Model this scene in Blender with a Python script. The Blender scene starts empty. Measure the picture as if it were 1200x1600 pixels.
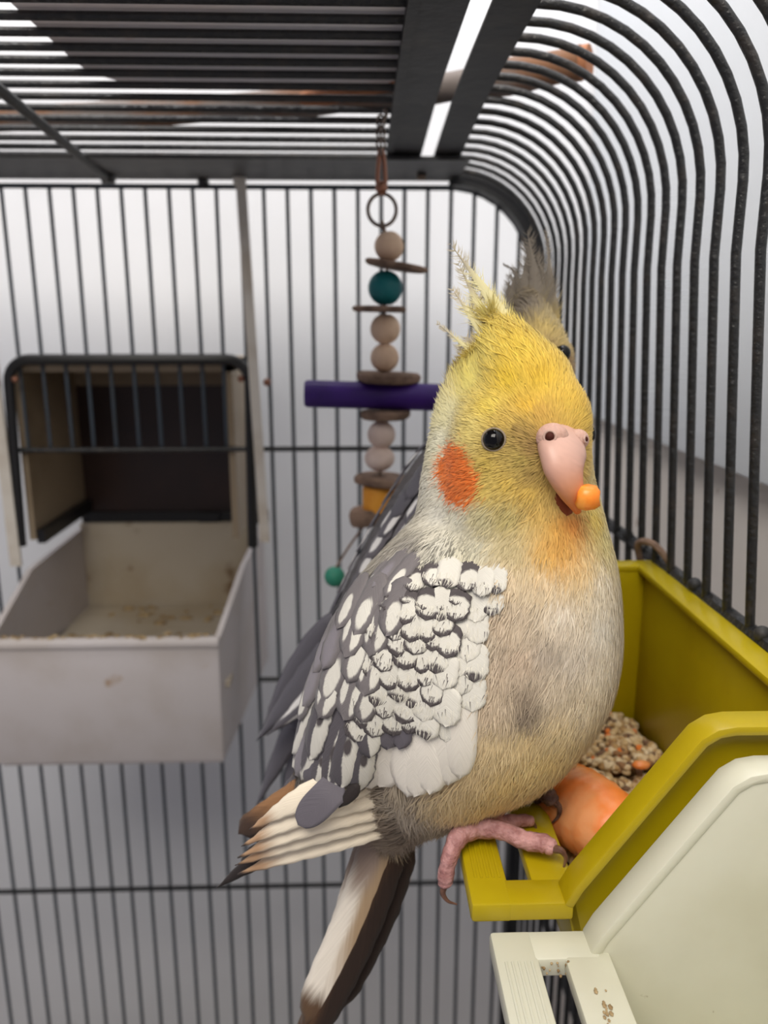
import bpy, bmesh, math, random
import numpy as np
from mathutils import Vector, Matrix
from mathutils.bvhtree import BVHTree

random.seed(4); RNG = np.random.default_rng(4)
scene = bpy.context.scene
COL = scene.collection
S = 0.01                    # all measures below are centimetres from the lens; S turns them into metres
Z0 = 1.20                   # the lens is 1.20 m above the room floor

# ------------------------------------------------------------------ camera
FPX = 1250.0
PITCH = math.atan(295 / FPX)
YAW = math.atan(40 / (FPX / math.cos(PITCH)))
FWD = np.array([math.sin(YAW) * math.cos(PITCH), math.cos(YAW) * math.cos(PITCH), -math.sin(PITCH)])
RGT = np.array([math.cos(YAW), -math.sin(YAW), 0.0])
UPV = np.cross(RGT, FWD)
cam_data = bpy.data.cameras.new('camera')
cam = bpy.data.objects.new('camera', cam_data)
COL.objects.link(cam)
cam.matrix_world = Matrix(((RGT[0], UPV[0], -FWD[0], 0), (RGT[1], UPV[1], -FWD[1], 0), (RGT[2], UPV[2], -FWD[2], Z0), (0, 0, 0, 1)))
cam_data.sensor_fit = 'VERTICAL'; cam_data.sensor_height = 36.0
cam_data.lens = FPX / 1600 * 36.0
cam_data.clip_start = 0.01; cam_data.clip_end = 20
cam_data.dof.use_dof = True
cam_data.dof.focus_distance = 0.195
cam_data.dof.aperture_fstop = 14.0
scene.camera = cam

# ------------------------------------------------------------------ light and exposure
scene.view_settings.view_transform = 'Standard'
scene.view_settings.look = 'None'
scene.view_settings.exposure = 0.0
scene.view_settings.gamma = 1.0
scene.view_settings.use_curve_mapping = False
world = bpy.data.worlds.new('world'); scene.world = world
world.use_nodes = True
world.node_tree.nodes['Background'].inputs[0].default_value = (0.87, 0.86, 1.0, 1)
world.node_tree.nodes['Background'].inputs[1].default_value = 0.27

def area(name, loc, target, sx, sy, power, color):
    d = bpy.data.lights.new(name, 'AREA'); d.shape = 'RECTANGLE'; d.size = sx; d.size_y = sy
    d.energy = power; d.color = color
    o = bpy.data.objects.new(name, d); COL.objects.link(o)
    o.location = (loc[0] * S, loc[1] * S, loc[2] * S + Z0)
    v = Vector([(target[i] - loc[i]) for i in range(3)])
    o.rotation_euler = v.to_track_quat('-Z', 'Y').to_euler()
    return o
area('overhead_light', (-6, 44, 74), (-6, 50, 0), 1.0, 0.35, 9.0, (1.0, 0.98, 0.97))  # added light low over the cage, grades the rear wall from top down
area('front_light', (-14, -20, 50), (3, 20, -9), 0.45, 0.4, 5.6, (1.0, 0.94, 0.84))  # added area light close to the lens; falls off behind the bird

# ------------------------------------------------------------------ helpers
def lin(c):
    out = []
    for v in c:
        v = v / 255.0
        out.append(v / 12.92 if v <= 0.04045 else ((v + 0.055) / 1.055) ** 2.4)
    return out
def rgba(c): return tuple(lin(c)) + (1.0,)

def ray(x, y): return FWD + RGT * (x - 600) / FPX - UPV * (y - 800) / FPX
def atY(x, y, Y): d = ray(x, y); return d * Y / d[1]
def atZ(x, y, Z): d = ray(x, y); return d * Z / d[2]
def unit(v):
    n = np.linalg.norm(v); return v / n if n > 1e-9 else v

def mesh_obj(name, verts, faces, mat=None, parent=None, smooth=True, uv=None, col=None, normals=None):
    v = np.asarray(verts, float) * S
    v[:, 2] += Z0
    me = bpy.data.meshes.new(name)
    if isinstance(faces, np.ndarray): faces = faces.tolist()
    me.from_pydata(v.tolist(), [], faces)
    if mat: me.materials.append(mat)
    if smooth: me.polygons.foreach_set('use_smooth', [True] * len(me.polygons))
    if uv is not None:
        l = me.uv_layers.new(name='UVMap')
        li = np.empty(len(me.loops), dtype=np.int32); me.loops.foreach_get('vertex_index', li)
        l.data.foreach_set('uv', np.asarray(uv, np.float32)[li].ravel())
    if col is not None:
        a = me.attributes.new('Col', 'FLOAT_COLOR', 'POINT')
        a.data.foreach_set('color', np.asarray(col, np.float32).ravel())
    me.update()
    if normals is not None:
        me.normals_split_custom_set_from_vertices(np.asarray(normals).tolist())
    o = bpy.data.objects.new(name, me); COL.objects.link(o)
    if parent is not None:
        o.parent = parent
        if parent.type == 'EMPTY': o.matrix_parent_inverse = Matrix.Translation(-parent.location)
    return o

def place_root(name, base, label, cat, group=None):
    """An Empty at the base of a thing; children keep world coordinates."""
    o = bpy.data.objects.new(name, None); COL.objects.link(o)
    o.empty_display_size = 0.01
    o.location = (base[0] * S, base[1] * S, base[2] * S + Z0)
    o['label'] = label; o['category'] = cat
    if group: o['group'] = group
    ROOTS.append(o)
    return o
ROOTS = []
def tag(o, label, cat, group=None, kind=None):
    o['label'] = label; o['category'] = cat
    if group: o['group'] = group
    if kind: o['kind'] = kind
    return o

class MB:
    def __init__(s): s.v = []; s.f = []
    def add(s, v, f):
        n = len(s.v); s.v += [tuple(map(float, p)) for p in v]; s.f += [tuple(i + n for i in q) for q in f]; return s
    def box(s, x0, x1, y0, y1, z0, z1):
        return s.add([(x0, y0, z0), (x1, y0, z0), (x1, y1, z0), (x0, y1, z0), (x0, y0, z1), (x1, y0, z1), (x1, y1, z1), (x0, y1, z1)],
                     [(0, 3, 2, 1), (4, 5, 6, 7), (0, 1, 5, 4), (1, 2, 6, 5), (2, 3, 7, 6), (3, 0, 4, 7)])
    def tube(s, pts, rad, seg=10, cap=True):
        v, f = tube_geo(pts, rad, seg, cap); return s.add(v, f)
    def prism(s, poly, y0, y1):
        """poly in XZ extruded along Y"""
        n = len(poly)
        v = [(p[0], y0, p[1]) for p in poly] + [(p[0], y1, p[1]) for p in poly]
        f = [tuple(range(n)), tuple(range(2 * n - 1, n - 1, -1))] + [(i, i + n, (i + 1) % n + n, (i + 1) % n) for i in range(n)]
        return s.add(v, f)
    def prismz(s, poly, z0, z1):
        n = len(poly)
        v = [(p[0], p[1], z0) for p in poly] + [(p[0], p[1], z1) for p in poly]
        f = [tuple(range(n - 1, -1, -1)), tuple(range(n, 2 * n))] + [(i, (i + 1) % n, (i + 1) % n + n, i + n) for i in range(n)]
        return s.add(v, f)
    def build(s, name, mat, parent=None, smooth=False, bevel=0.0, bseg=2):
        o = mesh_obj(name, s.v, s.f, mat, parent, smooth)
        bm = bmesh.new(); bm.from_mesh(o.data)
        bmesh.ops.recalc_face_normals(bm, faces=bm.faces)
        if bevel > 0:
            es = [e for e in bm.edges if len(e.link_faces) == 2 and e.calc_face_angle(0) > 0.5]
            bmesh.ops.bevel(bm, geom=es, offset=bevel * S, segments=bseg, affect='EDGES', profile=0.5, clamp_overlap=True)
            for fc in bm.faces: fc.smooth = True
        bm.to_mesh(o.data); bm.free()
        if bevel > 0 or smooth:
            o.data.set_sharp_from_angle(angle=math.radians(40))
        return o

def tube_geo(pts, rad, seg=10, cap=True, squash=None):
    pts = np.asarray(pts, float); n = len(pts)
    rad = np.full(n, rad) if np.isscalar(rad) else np.asarray(rad, float)
    t = np.gradient(pts, axis=0); t /= np.linalg.norm(t, axis=1)[:, None] + 1e-12
    ref = np.array([0, 0, 1.0]) if abs(t[0][2]) < 0.9 else np.array([1.0, 0, 0])
    u = unit(np.cross(ref, t[0])); v = []
    for i in range(n):
        u = unit(u - t[i] * (u @ t[i])); w = np.cross(t[i], u)
        for k in range(seg):
            a = 2 * math.pi * k / seg
            v.append(pts[i] + rad[i] * (math.cos(a) * u + math.sin(a) * w))
    f = []
    for i in range(n - 1):
        for k in range(seg):
            a, b = i * seg + k, i * seg + (k + 1) % seg
            f.append((a, b, b + seg, a + seg))
    if cap:
        f.append(tuple(range(seg - 1, -1, -1))); f.append(tuple(range((n - 1) * seg, n * seg)))
    return v, f

def spline(pts, n):
    """Catmull-Rom through rows of any width"""
    P = np.asarray(pts, float); m = len(P)
    if m == 2:
        return np.array([P[0] + (P[1] - P[0]) * k / (n - 1) for k in range(n)])
    E = np.vstack([2 * P[0] - P[1], P, 2 * P[-1] - P[-2]])
    out = []
    for k in range(n):
        x = k / (n - 1) * (m - 1); i = min(int(x), m - 2); t = x - i
        a, b, c, d = E[i], E[i + 1], E[i + 2], E[i + 3]
        out.append(0.5 * (2 * b + (c - a) * t + (2 * a - 5 * b + 4 * c - d) * t * t + (3 * b - a - 3 * c + d) * t ** 3))
    return np.array(out)

def lathe(profile, center, seg=20, axis='z'):
    """profile of (radius, height)"""
    v = []; f = []
    for r, h in profile:
        for k in range(seg):
            a = 2 * math.pi * k / seg
            if axis == 'z': p = (r * math.cos(a), r * math.sin(a), h)
            elif axis == 'x': p = (h, r * math.cos(a), r * math.sin(a))
            else: p = (r * math.cos(a), h, r * math.sin(a))
            v.append((p[0] + center[0], p[1] + center[1], p[2] + center[2]))
    n = len(profile)
    for i in range(n - 1):
        for k in range(seg):
            a, b = i * seg + k, i * seg + (k + 1) % seg
            f.append((a, b, b + seg, a + seg))
    f.append(tuple(range(seg - 1, -1, -1))); f.append(tuple(range((n - 1) * seg, n * seg)))
    return v, f

def ball(center, r, seg=20, rings=12, sc=(1, 1, 1)):
    v = []; f = []
    for i in range(rings + 1):
        th = math.pi * i / rings
        for k in range(seg):
            a = 2 * math.pi * k / seg
            v.append((center[0] + sc[0] * r * math.sin(th) * math.cos(a), center[1] + sc[1] * r * math.sin(th) * math.sin(a), center[2] + sc[2] * r * math.cos(th)))
    for i in range(rings):
        for k in range(seg):
            a, b = i * seg + k, i * seg + (k + 1) % seg
            f.append((a, a + seg, b + seg, b))
    return v, f

# ------------------------------------------------------------------ materials
MATS = {}
def material(name, color, rough=0.5, spec=0.4, metal=0.0, noise=None, bump=None, dirt=None, sss=0.0, coat=0.0):
    """noise=(scale, colour2, contrast low, high)  bump=(scale, strength)  dirt=(scale, colour, threshold, width)"""
    m = bpy.data.materials.new(name); m.use_nodes = True; nt = m.node_tree; N = nt.nodes; L = nt.links
    b = N['Principled BSDF']
    b.inputs['Roughness'].default_value = rough; b.inputs['Metallic'].default_value = metal
    b.inputs['Specular IOR Level'].default_value = spec; b.inputs['Base Color'].default_value = rgba(color)
    if coat: b.inputs['Coat Weight'].default_value = coat
    if sss:
        b.inputs['Subsurface Weight'].default_value = sss; b.inputs['Subsurface Scale'].default_value = 0.004
        b.inputs['Subsurface Radius'].default_value = (1, 0.6, 0.4)
    tc = N.new('ShaderNodeTexCoord'); cur = None
    def noise_fac(scale, lo, hi, detail=4):
        nz = N.new('ShaderNodeTexNoise'); nz.inputs['Scale'].default_value = scale; nz.inputs['Detail'].default_value = detail
        L.new(tc.outputs['Object'], nz.inputs['Vector'])
        mr = N.new('ShaderNodeMapRange'); mr.inputs[1].default_value = lo; mr.inputs[2].default_value = hi; mr.interpolation_type = 'SMOOTHSTEP'
        L.new(nz.outputs['Fac'], mr.inputs[0]); return mr.outputs[0]
    def mix(fac, a, c2):
        mx = N.new('ShaderNodeMix'); mx.data_type = 'RGBA'
        L.new(fac, mx.inputs[0])
        if a is None: mx.inputs[6].default_value = rgba(color)
        else: L.new(a, mx.inputs[6])
        mx.inputs[7].default_value = rgba(c2); return mx.outputs[2]
    if noise: cur = mix(noise_fac(noise[0], noise[2], noise[3]), cur, noise[1])
    if dirt: cur = mix(noise_fac(dirt[0], dirt[2], dirt[2] + dirt[3], 8), cur, dirt[1])
    if cur is not None: L.new(cur, b.inputs['Base Color'])
    if bump:
        nz = N.new('ShaderNodeTexNoise'); nz.inputs['Scale'].default_value = bump[0]; nz.inputs['Detail'].default_value = 3
        L.new(tc.outputs['Object'], nz.inputs['Vector'])
        bp = N.new('ShaderNodeBump'); bp.inputs['Strength'].default_value = bump[1]; bp.inputs['Distance'].default_value = 0.001
        L.new(nz.outputs['Fac'], bp.inputs['Height']); L.new(bp.outputs[0], b.inputs['Normal'])
    MATS[name] = m
    return m

M_WALL = material('wall_paint', (232, 233, 236), 0.85, 0.2, noise=(5, (222, 223, 226), 0.4, 0.7), dirt=(9, (196, 192, 190), 0.70, 0.08))
M_WALL_GREY = material('wall_grey', (226, 219, 213), 0.9, 0.2, noise=(9, (214, 207, 199), 0.35, 0.7), dirt=(40, (150, 128, 112), 0.72, 0.05))
M_BOARD = material('white_board', (232, 236, 240), 0.6, 0.4, dirt=(30, (196, 197, 200), 0.74, 0.05))
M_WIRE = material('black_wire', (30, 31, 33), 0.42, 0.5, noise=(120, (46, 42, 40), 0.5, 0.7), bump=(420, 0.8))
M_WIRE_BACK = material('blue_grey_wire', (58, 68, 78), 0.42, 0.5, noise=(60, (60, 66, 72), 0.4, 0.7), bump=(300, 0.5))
M_STRIP = material('black_strip', (43, 43, 45), 0.55, 0.4, noise=(50, (60, 58, 56), 0.5, 0.75), bump=(160, 0.3))
M_YELLOW = material('yellow_plastic', (176, 156, 10), 0.34, 0.45, noise=(30, (168, 146, 8), 0.4, 0.7), dirt=(160, (120, 92, 20), 0.72, 0.05), sss=0.05)
M_WHITEPL = material('white_plastic', (212, 211, 194), 0.36, 0.45, noise=(25, (204, 202, 182), 0.4, 0.7), dirt=(170, (150, 138, 110), 0.735, 0.05), sss=0.05)
M_DIRT = material('dried_dirt', (136, 112, 80), 0.9, 0.1, noise=(300, (176, 154, 118), 0.4, 0.6))
M_FEED = material('feeder_white', (194, 188, 188), 0.5, 0.35, noise=(22, (184, 176, 172), 0.4, 0.7), dirt=(34, (158, 128, 96), 0.66, 0.10))
M_FEED_IN = material('feeder_stained', (182, 172, 156), 0.6, 0.3, noise=(16, (170, 156, 134), 0.38, 0.65), dirt=(26, (110, 84, 56), 0.62, 0.10))
M_CREAM = material('hood_cream', (150, 134, 112), 0.5, 0.3, noise=(20, (132, 116, 94), 0.4, 0.7))
M_SMOKE = material('smoked_plastic', (44, 30, 25), 0.35, 0.4, noise=(20, (54, 36, 28), 0.4, 0.7))
M_BLACKPL = material('black_plastic', (24, 24, 26), 0.4, 0.45)
M_STRIPW = material('pale_plastic_strip', (214, 208, 198), 0.5, 0.3, noise=(40, (196, 186, 172), 0.4, 0.7))
M_WOOD = material('pale_wood', (222, 192, 164), 0.6, 0.3, noise=(90, (208, 176, 148), 0.4, 0.7))
M_WOODP = material('whitewashed_wood', (226, 206, 196), 0.6, 0.3, noise=(90, (212, 190, 178), 0.4, 0.7))
M_BARK = material('bark_slice', (140, 116, 100), 0.8, 0.2, noise=(120, (110, 90, 78), 0.4, 0.65), bump=(250, 0.5))
M_TEAL = material('teal_bead', (14, 108, 112), 0.5, 0.4, noise=(70, (10, 92, 100), 0.4, 0.7))
M_GREEN = material('green_bead', (48, 132, 108), 0.5, 0.4)
M_ORANGEB = material('orange_wood', (236, 164, 62), 0.55, 0.3, noise=(80, (222, 146, 48), 0.4, 0.7))
M_PURPLE = material('purple_wood', (62, 28, 118), 0.5, 0.35, noise=(60, (50, 20, 98), 0.35, 0.7))
M_COPPER = material('copper_clip', (150, 104, 84), 0.35, 0.5, metal=0.6)
M_STEEL = material('dull_steel', (120, 108, 100), 0.35, 0.5, metal=0.7)
M_BROWNW = material('brown_branch', (128, 92, 68), 0.75, 0.2, noise=(22, (120, 112, 108), 0.4, 0.6), bump=(120, 0.5))
M_CUTWOOD = material('cut_wood', (166, 112, 80), 0.7, 0.2, noise=(90, (140, 92, 64), 0.4, 0.7))
M_GREYBOX = material('grey_basket', (236, 233, 238), 0.8, 0.2, noise=(14, (236, 224, 222), 0.42, 0.66), dirt=(18, (206, 160, 132), 0.64, 0.10))
M_CARROT = material('carrot_flesh', (244, 138, 62), 0.38, 0.5, noise=(70, (248, 172, 116), 0.42, 0.66), bump=(180, 0.35), sss=0.25)
M_CARROT2 = material('carrot_bit', (246, 140, 40), 0.35, 0.5, noise=(200, (250, 166, 70), 0.4, 0.65), sss=0.3)
M_FOOT = material('bird_foot_skin', (196, 148, 146), 0.55, 0.35, noise=(220, (160, 112, 110), 0.38, 0.62), bump=(500, 1.0), sss=0.15)
M_FOOTD = material('dark_foot_skin', (112, 86, 76), 0.6, 0.3, noise=(260, (84, 62, 56), 0.38, 0.62), bump=(500, 1.0))
M_CLAW = material('claw_horn', (132, 96, 80), 0.35, 0.5, noise=(200, (96, 66, 54), 0.4, 0.62))
M_BEAK = material('beak_horn', (206, 164, 150), 0.4, 0.45, noise=(90, (212, 150, 124), 0.4, 0.66), bump=(220, 0.15), sss=0.2)
M_CERE = material('cere_skin', (200, 162, 148), 0.55, 0.35, bump=(600, 0.5), sss=0.2)
M_NOSTRIL = material('nostril_dark', (70, 30, 22), 0.7, 0.2)
M_MOUTH = material('mouth_dark', (128, 62, 36), 0.7, 0.2)
M_EYE = material('eye_black', (6, 5, 6), 0.05, 0.35)
M_RING = material('eye_ring_skin', (140, 126, 108), 0.6, 0.3, bump=(700, 0.6))

def attr_material(name, rough=0.75, spec=0.15, sheen=0.15):
    m = bpy.data.materials.new(name); m.use_nodes = True; nt = m.node_tree
    b = nt.nodes['Principled BSDF']; b.inputs['Roughness'].default_value = rough; b.inputs['Specular IOR Level'].default_value = spec
    b.inputs['Sheen Weight'].default_value = sheen
    a = nt.nodes.new('ShaderNodeAttribute'); a.attribute_name = 'Col'
    nt.links.new(a.outputs['Color'], b.inputs['Base Color'])
    return m
M_PLUME = attr_material('plumage')
M_BEAKC = attr_material('beak_horn_stained', 0.42, 0.45, 0.0)

def feather_material(name, base, marks, streak=0.20, rough=0.6):
    """marks: list of (colour, cu, cv, ru, rv, soft, invert) ellipses in feather UV; invert paints outside"""
    m = bpy.data.materials.new(name); m.use_nodes = True; nt = m.node_tree; N = nt.nodes; L = nt.links
    b = N['Principled BSDF']; b.inputs['Roughness'].default_value = rough; b.inputs['Specular IOR Level'].default_value = 0.2
    b.inputs['Sheen Weight'].default_value = 0.1
    uv = N.new('ShaderNodeUVMap'); uv.uv_map = 'UVMap'
    oi = N.new('ShaderNodeObjectInfo')
    def math_(op, a, c=None, d=None):
        n = N.new('ShaderNodeMath'); n.operation = op
        for i, x in enumerate((a, c, d)):
            if x is None: continue
            if isinstance(x, (int, float)): n.inputs[i].default_value = x
            else: L.new(x, n.inputs[i])
        return n.outputs[0]
    # warped coordinates: barb-like raggedness
    sep = N.new('ShaderNodeSeparateXYZ'); L.new(uv.outputs[0], sep.inputs[0])
    comb = N.new('ShaderNodeCombineXYZ')
    au = math_('ABSOLUTE', math_('SUBTRACT', sep.outputs[0], 0.5))
    slant = math_('SUBTRACT', sep.outputs[1], math_('MULTIPLY', au, 0.55))
    L.new(math_('MULTIPLY', sep.outputs[0], 2.0), comb.inputs[0]); L.new(math_('MULTIPLY', slant, 46.0), comb.inputs[1])
    L.new(math_('MULTIPLY', oi.outputs['Random'], 37.0), comb.inputs[2])
    nz = N.new('ShaderNodeTexNoise'); nz.inputs['Scale'].default_value = 1.0; nz.inputs['Detail'].default_value = 2
    L.new(comb.outputs[0], nz.inputs['Vector'])
    comb2 = N.new('ShaderNodeCombineXYZ'); L.new(math_('MULTIPLY', sep.outputs[0], 3.0), comb2.inputs[0]); L.new(math_('MULTIPLY', sep.outputs[1], 4.0), comb2.inputs[1])
    L.new(math_('MULTIPLY', oi.outputs['Random'], 91.0), comb2.inputs[2])
    nz2 = N.new('ShaderNodeTexNoise'); nz2.inputs['Scale'].default_value = 1.0; nz2.inputs['Detail'].default_value = 1
    L.new(comb2.outputs[0], nz2.inputs['Vector'])
    wob = math_('ADD', math_('MULTIPLY', math_('SUBTRACT', nz.outputs['Fac'], 0.5), 0.7), math_('MULTIPLY', math_('SUBTRACT', nz2.outputs['Fac'], 0.5), 1.1))
    cur = None
    for colr, cu, cv, ru, rv, soft, inv in marks:
        du = math_('DIVIDE', math_('SUBTRACT', sep.outputs[0], cu), ru)
        dv = math_('DIVIDE', math_('SUBTRACT', sep.outputs[1], cv), rv)
        d = math_('SQRT', math_('ADD', math_('MULTIPLY', du, du), math_('MULTIPLY', dv, dv)))
        d = math_('ADD', d, math_('MULTIPLY', wob, 0.45))
        mr = N.new('ShaderNodeMapRange'); mr.interpolation_type = 'SMOOTHSTEP'
        mr.inputs[1].default_value = 1 - soft; mr.inputs[2].default_value = 1 + soft
        mr.inputs[3].default_value = 0.0 if inv else 1.0; mr.inputs[4].default_value = 1.0 if inv else 0.0
        L.new(d, mr.inputs[0])
        mx = N.new('ShaderNodeMix'); mx.data_type = 'RGBA'; L.new(mr.outputs[0], mx.inputs[0])
        if cur is None: mx.inputs[6].default_value = rgba(base)
        else: L.new(cur, mx.inputs[6])
        mx.inputs[7].default_value = rgba(colr); cur = mx.outputs[2]
    hsv = N.new('ShaderNodeHueSaturation')
    if cur is None: hsv.inputs['Color'].default_value = rgba(base)
    else: L.new(cur, hsv.inputs['Color'])
    val = math_('ADD', 1.0 - streak * 0.5 - 0.06, math_('ADD', math_('MULTIPLY', nz.outputs['Fac'], streak), math_('MULTIPLY', oi.outputs['Random'], 0.12)))
    L.new(val, hsv.inputs['Value'])
    L.new(hsv.outputs[0], b.inputs['Base Color'])
    bp = N.new('ShaderNodeBump'); bp.inputs['Strength'].default_value = 0.25; bp.inputs['Distance'].default_value = 0.0006
    L.new(nz.outputs['Fac'], bp.inputs['Height']); L.new(bp.outputs[0], b.inputs['Normal'])
    return m
GREY = (120, 115, 117); DGREY = (86, 80, 82); WHITE = (222, 219, 210); CREAM = (236, 228, 208)
F_SCALLOP = feather_material('covert_scalloped', DGREY, [(WHITE, 0.5, 0.54, 0.44, 0.31, 0.12, False)])
F_SCALLOP2 = feather_material('covert_white_crescent', DGREY, [(WHITE, 0.36, 0.62, 0.46, 0.32, 0.12, False)])
F_WHITEC = feather_material('covert_white', WHITE, [], 0.10)
F_WHITESPOT = feather_material('covert_white_spotted', WHITE, [(DGREY, 0.60, 0.92, 0.46, 0.18, 0.25, False)])
F_TEAR = feather_material('scapular_teardrop', GREY, [(WHITE, 0.44, 0.66, 0.25, 0.24, 0.14, False)])
F_TEAR2 = feather_material('scapular_double', GREY, [(WHITE, 0.28, 0.62, 0.17, 0.26, 0.14, False), (WHITE, 0.76, 0.60, 0.13, 0.20, 0.14, False)])
F_GREY = feather_material('scapular_grey', GREY, [((136, 131, 138), 0.5, 0.7, 0.3, 0.3, 0.4, False)])
F_STRIPE = feather_material('secondary_striped', (92, 88, 94), [(WHITE, 0.30, 0.60, 0.26, 0.42, 0.10, False), (DGREY, 0.45, 0.46, 0.14, 0.10, 0.3, False)])
F_STRIPE2 = feather_material('secondary_white_edge', WHITE, [((92, 88, 94), 0.62, 0.50, 0.22, 0.40, 0.14, False)])
F_CREAM = feather_material('secondary_cream', (236, 230, 220), [], 0.08)
F_VIOLET = feather_material('feather_violet_grey', (100, 96, 104), [], 0.10)
F_PRIM = feather_material('primary_cream', (238, 226, 206), [((176, 142, 112), 0.5, 0.96, 0.9, 0.14, 0.5, False), ((58, 46, 44), 0.5, 1.04, 0.9, 0.075, 0.3, False)], 0.16)
F_PRIMB = feather_material('primary_brown', (150, 110, 76), [((70, 54, 46), 0.5, 1.0, 0.9, 0.35, 0.5, False)], 0.3)
F_TIP = feather_material('primary_black_tip', (44, 38, 38), [], 0.3)
F_TAILW = feather_material('tail_white', (226, 218, 206), [((164, 140, 112), 0.8, 0.35, 0.3, 0.45, 0.5, False), ((150, 132, 120), 0.3, 0.2, 0.4, 0.2, 0.5, False), ((92, 70, 52), 0.5, 1.02, 0.9, 0.16, 0.3, False)], 0.25)
F_TAILB = feather_material('tail_brown', (84, 60, 42), [((44, 32, 26), 0.8, 0.6, 0.35, 0.6, 0.5, False), ((132, 100, 70), 0.1, 0.35, 0.22, 0.4, 0.5, False)], 0.4)
F_CREST = feather_material('crest_yellow', (244, 228, 140), [((232, 206, 96), 0.5, 0.05, 0.9, 0.45, 0.5, False), ((214, 202, 176), 0.5, 1.0, 0.9, 0.2, 0.4, False)], 0.2)
F_CRESTP = feather_material('crest_pale', (244, 236, 184), [((212, 202, 178), 0.5, 1.0, 0.9, 0.25, 0.4, False)], 0.2)
F_CRESTG = feather_material('crest_grey', (170, 160, 146), [((206, 186, 130), 0.5, 0.05, 0.9, 0.3, 0.5, False)], 0.2)
F_SLATE = feather_material('slate_feather', (96, 94, 102), [], 0.12)
F_SLATEW = feather_material('slate_white_teardrop', (104, 100, 106), [((232, 230, 228), 0.5, 0.6, 0.22, 0.24, 0.14, False)])
F_SLATEW2 = feather_material('slate_white_edge', (100, 97, 104), [((232, 230, 228), 0.22, 0.5, 0.16, 0.34, 0.14, False), ((232, 230, 228), 0.85, 0.6, 0.12, 0.24, 0.14, False)])

# ------------------------------------------------------------------ the room behind the cage
def structure(o): o['kind'] = 'structure'; return o
BACKY = 68.0; RX = 19.5
structure(MB().box(-120, 60, BACKY, BACKY + 4, -75, 160).build('wall_back', M_WALL))
structure(MB().box(RX, RX + 4, -30, BACKY, -75, 160).build('wall_right', M_WALL_GREY))
structure(MB().box(-120, RX + 4, -60, BACKY + 4, -79, -75).build('floor', M_WALL_GREY))
board = MB().box(RX - 1.0, RX - 0.05, 2, BACKY - 0.4, -7.2, 95).build('white_board', M_BOARD, bevel=0.1)
tag(board, 'large smooth white board fixed to the grey wall right of the cage', 'board')

# ------------------------------------------------------------------ the cage
WX = 11.2; DY = 52.0
def roofz(Y):
    if Y <= 34: return 9.62
    t = (Y - 34) / 18.0
    return 9.62 - 0.92 * t * t * (3 - 2 * t) if t < 1 else 8.70
cage = place_root('bird_cage', (-6, 25, -62), 'dark wire bird cage with rounded roof edge seen from inside', 'cage')
FLARE = 0.95
def side_x(Y, z): return WX + max(0, (2 - z)) / 12.0 * FLARE * max(0.0, min(1.0, (DY - Y) / 29.0)) * (1.0 if z > -12 else (14.0 / (2 - z)) if z < -12 else 1)
BARY = [20.0 + 1.5 * k for k in range(21)]
for Y in BARY:                                    # bent bars: roof edge, round corner, right side
    zr = roofz(Y) + 0.0; R = 5.6
    pts = [(4.6, Y, zr), (5.2, Y, zr)]
    for k in range(13):
        a = math.pi / 2 * (1 - k / 12)
        pts.append((WX - R + R * math.cos(a), Y, zr - R + R * math.sin(a)))
    for z in (2, -2, -6, -9, -12, -30, -60):
        pts.append((side_x(Y, z), Y, z))
    o = MB().tube(pts, 0.15, 10).build('bar', M_WIRE, cage, smooth=True)
XL = -46.0
for Y in BARY:                                    # roof bars of the left roof half
    z = roofz(Y)
    MB().tube([(XL, Y, z), (-20, Y, z), (2.0, Y, z)], 0.155, 8).build('bar', M_WIRE, cage, smooth=True)
def ribbon(x0, x1, thick, dz, name):
    b = MB(); ys = [14, 22, 30, 34, 38, 42, 46, 50, 52.3]
    v = []; f = []
    for y in ys:
        z = roofz(y) + dz
        v += [(x0, y, z), (x1, y, z), (x1, y, z + thick), (x0, y, z + thick)]
    for i in range(len(ys) - 1):
        for k in range(4):
            a, c = i * 4 + k, i * 4 + (k + 1) % 4
            f.append((a, c, c + 4, a + 4))
    f.append((0, 3, 2, 1)); n = len(v); f.append((n - 4, n - 3, n - 2, n - 1))
    return b.add(v, f).build(name, M_STRIP, cage)
ribbon(1.85, 3.42, 0.12, -0.2, 'roof_strip')
ribbon(4.12, 5.55, 0.12, -0.2, 'roof_strip')
ribbon(1.55, 1.90, 0.35, -0.3, 'roof_strip_edge')
b = MB(); b.box(XL, 6.0, 45.5, 52.0, 8.42, 8.62)
b.build('rear_roof_strip', M_STRIP, cage)
# rounded corner plate of the rear frame
poly = []
for k in range(13):
    a = math.pi / 2 * (1 - k / 12); poly.append((WX - 5.6 + 5.75 * math.cos(a), 2.95 + 5.75 * math.sin(a)))
poly += [(11.35, -2), (11.35, -60), (10.7, -60), (10.7, -2)]
for k in range(13):
    a = math.pi / 2 * (k / 12); poly.append((WX - 5.6 + 5.05 * math.cos(a), 2.95 + 5.05 * math.sin(a)))
n = len(poly); m_ = 15
v = [(p[0], 50.6, p[1]) for p in poly] + [(p[0], 52.2, p[1]) for p in poly]
# quads between the outer and inner curve
f = []
outer = list(range(0, 15)); inner = list(range(n - 1, 14, -1))
for i in range(14):
    a, c, d, e = outer[i], outer[i + 1], inner[i + 1], inner[i]
    f.append((a, c, d, e)); f.append((a + n, e + n, d + n, c + n)); f.append((a, a + n, c + n, c)); f.append((e, d, d + n, e + n))
MB().add(v, f).build('corner_post', M_STRIP, cage, smooth=True)
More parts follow.
